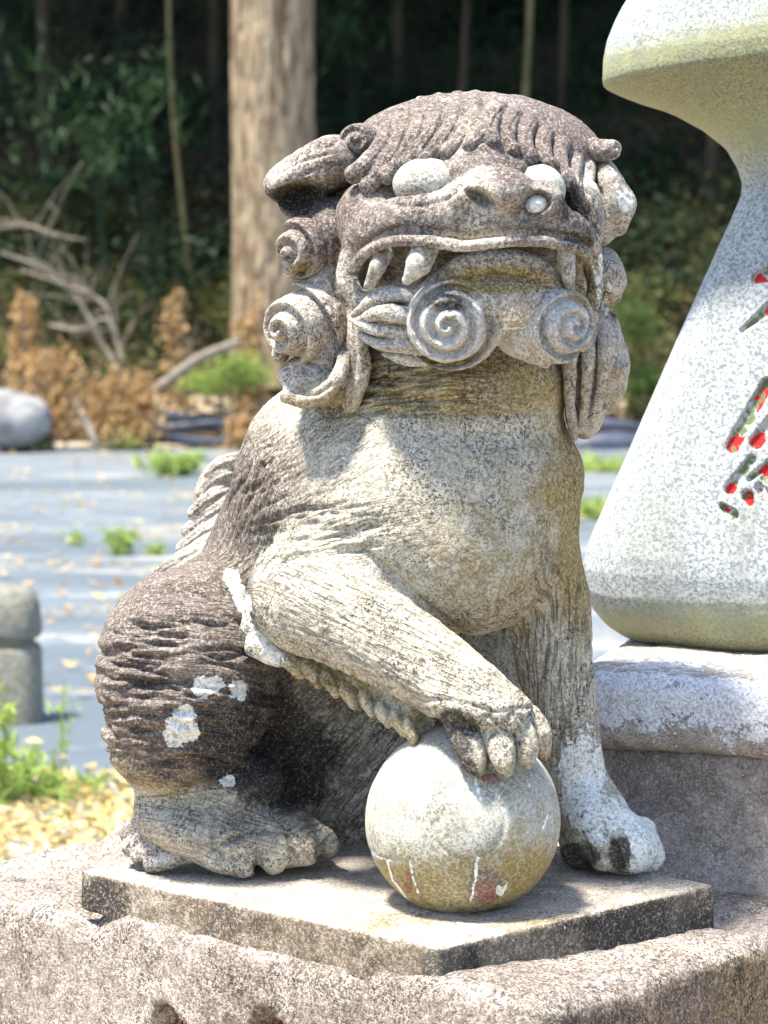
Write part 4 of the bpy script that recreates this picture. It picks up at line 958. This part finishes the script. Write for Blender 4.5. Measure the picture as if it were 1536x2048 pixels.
# ---- dead branches
def branch(label, pts, r0, r1, y, twigs=6, sd=1, mat=M_TWIG, name='dead_branch'):
    q = smooth_pts([(u, v, y+dy) for u, v, dy in pts], 6); W = [P(*a) for a in q]; t = empty(name, W[-1]); tag(t, label, 'branch', 'dead branches at the foot of the slope')
    v_, q_ = tubemesh(W, np.linspace(r0, r1, len(W)), 8, .06); mesh_np('bough', v_, q_, mat, t); L = []; rs = random.Random(sd)
    for k in range(twigs):
        i = rs.randrange(2, len(W)-1); p = W[i]; d = np.array([rs.uniform(-1,1), rs.uniform(-.3,.3), rs.uniform(-.2,1)]); ln = rs.uniform(.3,.9)
        tw = tubemesh([p, p+d*ln*.5+np.array([0,0,.05]), p+d*ln], [.006,.004,.002], 5); mesh_np('twig', tw[0], tw[1], mat, t)
yB = YF-.4
branch('bare grey branch leaning from the dried plants up to the pale trunk', [(205,830,-.2),(260,815,-.2),(330,765,-.1),(400,715,0),(478,684,.2)], .055, .035, yB, 6, 2)
branch('bare grey branch arching down from the upper left over the dried plants', [(0,505,.3),(80,535,.3),(150,590,.2),(200,680,.1),(248,760,0)], .016, .024, yB+.3, 16, 3)
branch('second bare branch arching beside the first, ending near the sheet', [(40,540,.3),(130,570,.3),(205,605,.2),(232,680,.1)], .012, .016, yB+.2, 16, 4)
branch('thin weathered branch drooping at the left edge', [(0,455,.4),(60,452,.4),(110,470,.3),(170,480,.3)], .02, .01, yB+.6, 12, 5)
branch('pale broken branch standing in the dried tan plants', [(110,745,0),(150,800,-.2),(185,870,-.4),(200,905,-.4)], .03, .04, yB-.1, 4, 6)
branch('thin brown branch curving low through the dried plants', [(100,650,.2),(160,660,.1),(215,640,.1),(245,720,0)], .018, .02, yB+.1, 10, 8)
# ---- boulder, stone post, rolled black plastic
def rock(name, label, cat, c, r, mat, seed, h=.02, flat=None):
    F = Field(np.array(c)-np.array(r)-.06, np.array(c)+np.array(r)+.06, h); F.ell(c, r, k=0)
    V, Q = F.mesh(); N = normals(V, Q); V = V+N*(min(r)*.22*fbm(V, .9/min(r), 3, seed))[:,None]
    o = mesh_np(name, V, Q, mat); tag(o, label, cat); return o
M_ROCK = simple('pale_rock', (.15,.15,.155), (.30,.30,.295), 3, .9, .5, .03)
rock('boulder', 'pale grey boulder at the left edge, at the far side of the sheet', 'boulder', P(15, 838, YF-.9), (.40,.33,.27), M_ROCK, 120)
b = NB('black_plastic'); n = b.noise(3, 4, .6, mapscale=(.4,1,2)); M_BLK = b.out(b.mix(b.ramp(n,.3,.7), (.02,.025,.04), (.07,.08,.12)), .45, b.bump(n, .8, .06), .4)
def roll(label, u0, u1, v, y, r, sd, nm='plastic_roll'):
    a, c = P(u0, v, y), P(u1, v, y+.2); W = [a+(c-a)*t+np.array([0, 0, .02*math.sin(t*9+sd)]) for t in np.linspace(0, 1, 22)]
    v_, q_ = tubemesh(W, r*(1+.18*np.sin(np.linspace(0, 9, 22)+sd)), 16, .05); i0 = len(v_); v_ = np.concatenate([v_, [W[0]], [W[-1]]])
    e = [[i0, (j+1) % 16, j, j] for j in range(16)]
    q3 = np.concatenate([q_, np.array([[i0, (j+1) % 16, j, j] for j in range(0)]).reshape(0,4).astype(int)]) if 0 else q_
    o = mesh_np(nm, v_, q3, M_BLK); tag(o, label, 'plastic roll', 'rolls of black plastic at the far edge of the sheet'); return o
roll('long black plastic roll lying behind the lion\'s back, lowest of the pile', 280, 620, 880, YF-.5, .05, 1)
roll('black plastic roll stacked on the lowest one behind the lion\'s back', 200, 600, 853, YF-.25, .06, 2)
roll('dark plastic roll on top of the pile behind the lion\'s back', 330, 640, 833, YF, .055, 3)
roll('dark navy plastic roll between the lion\'s mane and the monument', 1090, 1420, 893, YF-.6, .11, 4)
roll('thin dark roll above the navy one, between mane and monument', 1090, 1420, 855, YF-.1, .06, 5)
M_POST = stone_mat('post_stone', (.27,.27,.24), (.17,.18,.13), speck=.5)
py = G(20, 1455, GZ)[1]; pc = P(5, 1300, py)
post = empty('stone_post', (pc[0], py+.1, GZ)); tag(post, 'squat mossy stone post with a rounded cap cut off by the left edge', 'stone post')
pz0, pz1 = P(0,1280,py)[2], P(0,1182,py)[2]
def latheM(prof_, c, k=48, sq=3.2):
    th = np.linspace(0, 2*np.pi, k, endpoint=False); rr = (np.abs(np.cos(th))**sq+np.abs(np.sin(th))**sq)**(-1/sq)
    V = np.array([[c[0]+r*rr[j]*math.cos(t), c[1]+r*rr[j]*math.sin(t), z] for z, r in prof_ for j, t in enumerate(th)]); n = len(prof_)
    i = np.arange(n-1)[:,None]*k; j = np.arange(k)[None]; return V, np.stack([i+j, i+(j+1) % k, i+k+(j+1) % k, i+k+j], -1).reshape(-1,4)
w = px(py, 70)
v_, q_ = latheM([(pz0,w*.8),(pz0,w*.95),(pz0+.02,w),(pz1-.05,w*.92),(pz1-.01,w*.78),(pz1,w*.6),(pz1+.004,.001)], (pc[0],py+.1)); mesh_np('post_cap', v_, q_, M_POST, post, attrs=stain_shade_attrs(v_, np.tile([.25,.1,.05],(len(v_),1))))
v_, q_ = latheM([(GZ-.02,w*1.02),(pz0-.05,w*.98),(pz0-.03,w*.92),(pz0-.028,w*.78),(pz0+.002,w*.78)], (pc[0],py+.1)); mesh_np('post_shaft', v_, q_, M_POST, post, attrs=stain_shade_attrs(v_, np.tile([.2,.25,.05],(len(v_),1)), np.tile([.3,0,0],(len(v_),1))))

# ---- weeds in the near left corner and on the sheet
def weed(label, u, v_base, v_top, y=None, nst=3, leafn=26, size=.035, spread=.05, group='tall weeds in the near left corner', mat=M_GRASS, sd=0, name='tall_weed'):
    asp = .14 if name == 'sheet_weed' else .28
    rs = random.Random(sd); b0 = G(u, v_base, GZ) if y is None else P(u, v_base, y); y = b0[1]; top = P(u, v_top, y)[2]; t = empty(name, b0); tag(t, label, 'weed', group); S = []; C = []; 
    for k in range(nst):
        lx = rs.uniform(-spread, spread); e = np.array([b0[0]+lx, y+rs.uniform(-spread, spread), b0[2]+(top-b0[2])*rs.uniform(.65, 1)]); m = (b0+e)/2+np.array([lx*.2, 0, 0]); S.append(tubemesh([b0, m, e], [.003,.0025,.0012], 5)); mesh_np('stem', S[-1][0], S[-1][1], mat, t)
        for i in range(leafn): f = rs.uniform(.1, 1); C.append(b0+(e-b0)*f+np.array([rs.gauss(0,.018), rs.gauss(0,.018), rs.gauss(0,.01)]))
    v_, q_ = leaves(np.array(C), size*(1.3 if asp < .2 else 1), aspect=asp, droop=-.5 if asp < .2 else 0); mesh_np('foliage', v_, q_, mat, t, smooth=False)
weed('tallest weed in the near left corner, in front of the stone post', 12, 1640, 1290, nst=4, leafn=30, size=.05, sd=1)
weed('thin seeding weed standing just right of the stone post', 108, 1610, 1300, nst=2, leafn=22, size=.035, sd=2)
weed('low bushy weed at the sheet\'s near edge below the stone post', 70, 1625, 1530, nst=8, leafn=30, size=.05, spread=.12, sd=3)
weed('low green weed by the sheet\'s near edge, right of the bushy one', 150, 1610, 1555, nst=7, leafn=26, size=.045, spread=.09, sd=4)
weed('short weed nearest the lion\'s heel at the sheet\'s edge', 200, 1590, 1545, nst=4, leafn=18, size=.035, spread=.05, sd=5)
weed('green weed at the very left edge beside the gravel', -5, 1600, 1480, nst=8, leafn=30, size=.06, spread=.14, sd=6)
weed('small seedling on the gravel close to the slab', 225, 1715, 1660, nst=3, leafn=12, size=.03, spread=.03, sd=7)
weed('small seedling lower on the gravel by the left edge', 112, 1665, 1600, nst=2, leafn=14, size=.03, spread=.03, sd=8)
gs = 'weeds sprouting through the sheet'
weed('large grass tuft on the far part of the sheet, left of the lion\'s back', 350, 955, 905, nst=26, leafn=12, size=.16, spread=.30, group=gs, sd=10, name='sheet_weed')
weed('green sprout on the sheet left of the lion\'s tail', 238, 1112, 1056, nst=9, leafn=14, size=.09, spread=.09, group=gs, sd=11, name='sheet_weed')
weed('pale small sprout on the sheet, left of the larger one', 152, 1095, 1055, nst=5, leafn=8, size=.06, spread=.06, group=gs, sd=12, name='sheet_weed')
weed('small sprout touching the outline of the lion\'s hip', 312, 1112, 1085, nst=6, leafn=10, size=.07, spread=.06, group=gs, sd=13, name='sheet_weed')
weed('grass between the lion\'s foreleg and the monument, far on the sheet', 1190, 945, 915, nst=26, leafn=12, size=.13, spread=.5, group=gs, sd=14, name='sheet_weed')
weed('nearer grass between the lion\'s foreleg and the monument', 1190, 1040, 1000, nst=20, leafn=12, size=.11, spread=.25, group=gs, sd=15, name='sheet_weed')
n = 2600; Y = rng.uniform(YN+.1, YF, n)**1.0; X = (rng.uniform(-120, 1400, n)-768)/FPX*(Y+2.6); C = np.stack([X, Y, np.full(n, GZ+.035)], -1)
v_, q_ = leaves(C[:800], .06, flat=.85, aspect=.5); tag(mesh_np('scattered_leaves', v_, q_, M_DRY, smooth=False), 'dry brown leaves scattered over the blue-grey sheet', 'leaves', kind='stuff')
v_, q_ = leaves(C[2250:], .08, flat=.9, aspect=.5); tag(mesh_np('yellow_leaves', v_, q_, M_YEL, smooth=False), 'yellowed leaves scattered over the blue-grey sheet', 'leaves', kind='stuff')
# gravel and litter close behind the pedestal
n = 1500; Y = rng.uniform(2.6, YN+.15, n); X = (rng.uniform(-150, 420, n)-768)/FPX*(Y+2.6)
th = np.linspace(0, 2*np.pi, 8, endpoint=False); unit = np.concatenate([[[0,0,-1]], [[.85*math.cos(t), .85*math.sin(t), -.4] for t in th], [[math.cos(t), math.sin(t), .1] for t in th], [[.6*math.cos(t), .6*math.sin(t), .75] for t in th], [[0,0,1]]])
q0 = []
for r_i in range(2):
    for j in range(8): a = 1+r_i*8; q0.append([a+j, a+(j+1) % 8, a+8+(j+1) % 8, a+8+j])
for j in range(8): q0.append([17+j, 17+(j+1) % 8, 25, 25])
q0 = np.array(q0)[:16]; topq = np.array([[17,18,19,20],[17,20,21,24],[21,22,23,24]])
q0 = np.concatenate([q0, topq])
S = rng.uniform(.010, .030, n)**1.0; a = rng.uniform(0, 6.28, n); P0 = unit[None]*(1+.15*rng.normal(size=(n,26,3)))*np.stack([S*1.3, S, S*.5], -1)[:,None]
R_ = np.stack([P0[...,0]*np.cos(a)[:,None]-P0[...,1]*np.sin(a)[:,None], P0[...,0]*np.sin(a)[:,None]+P0[...,1]*np.cos(a)[:,None], P0[...,2]], -1)
V = R_+np.stack([X, Y, GZ+.01+S*.35], -1)[:,None]; Q = (q0[None]+(np.arange(n)*26)[:,None,None]).reshape(-1,4)
M_GRAV = simple('gravel', (.22,.24,.26), (.50,.47,.42), 7, .85, .3, .004)
tag(mesh_np('gravel', V.reshape(-1,3), Q, M_GRAV), 'grey and tan gravel behind the pedestal on the left', 'gravel', kind='stuff')
n = 1500; Y = rng.uniform(2.8, YN+.1, n); X = (rng.uniform(-150, 420, n)-768)/FPX*(Y+2.6)
v_, q_ = leaves(np.stack([X, Y, np.full(n, GZ+.045)], -1), .05, flat=.6, aspect=.4); tag(mesh_np('dry_leaf_litter', v_, q_, M_YEL, smooth=False), 'straw-coloured dry leaves lying on the gravel', 'leaves', kind='stuff')
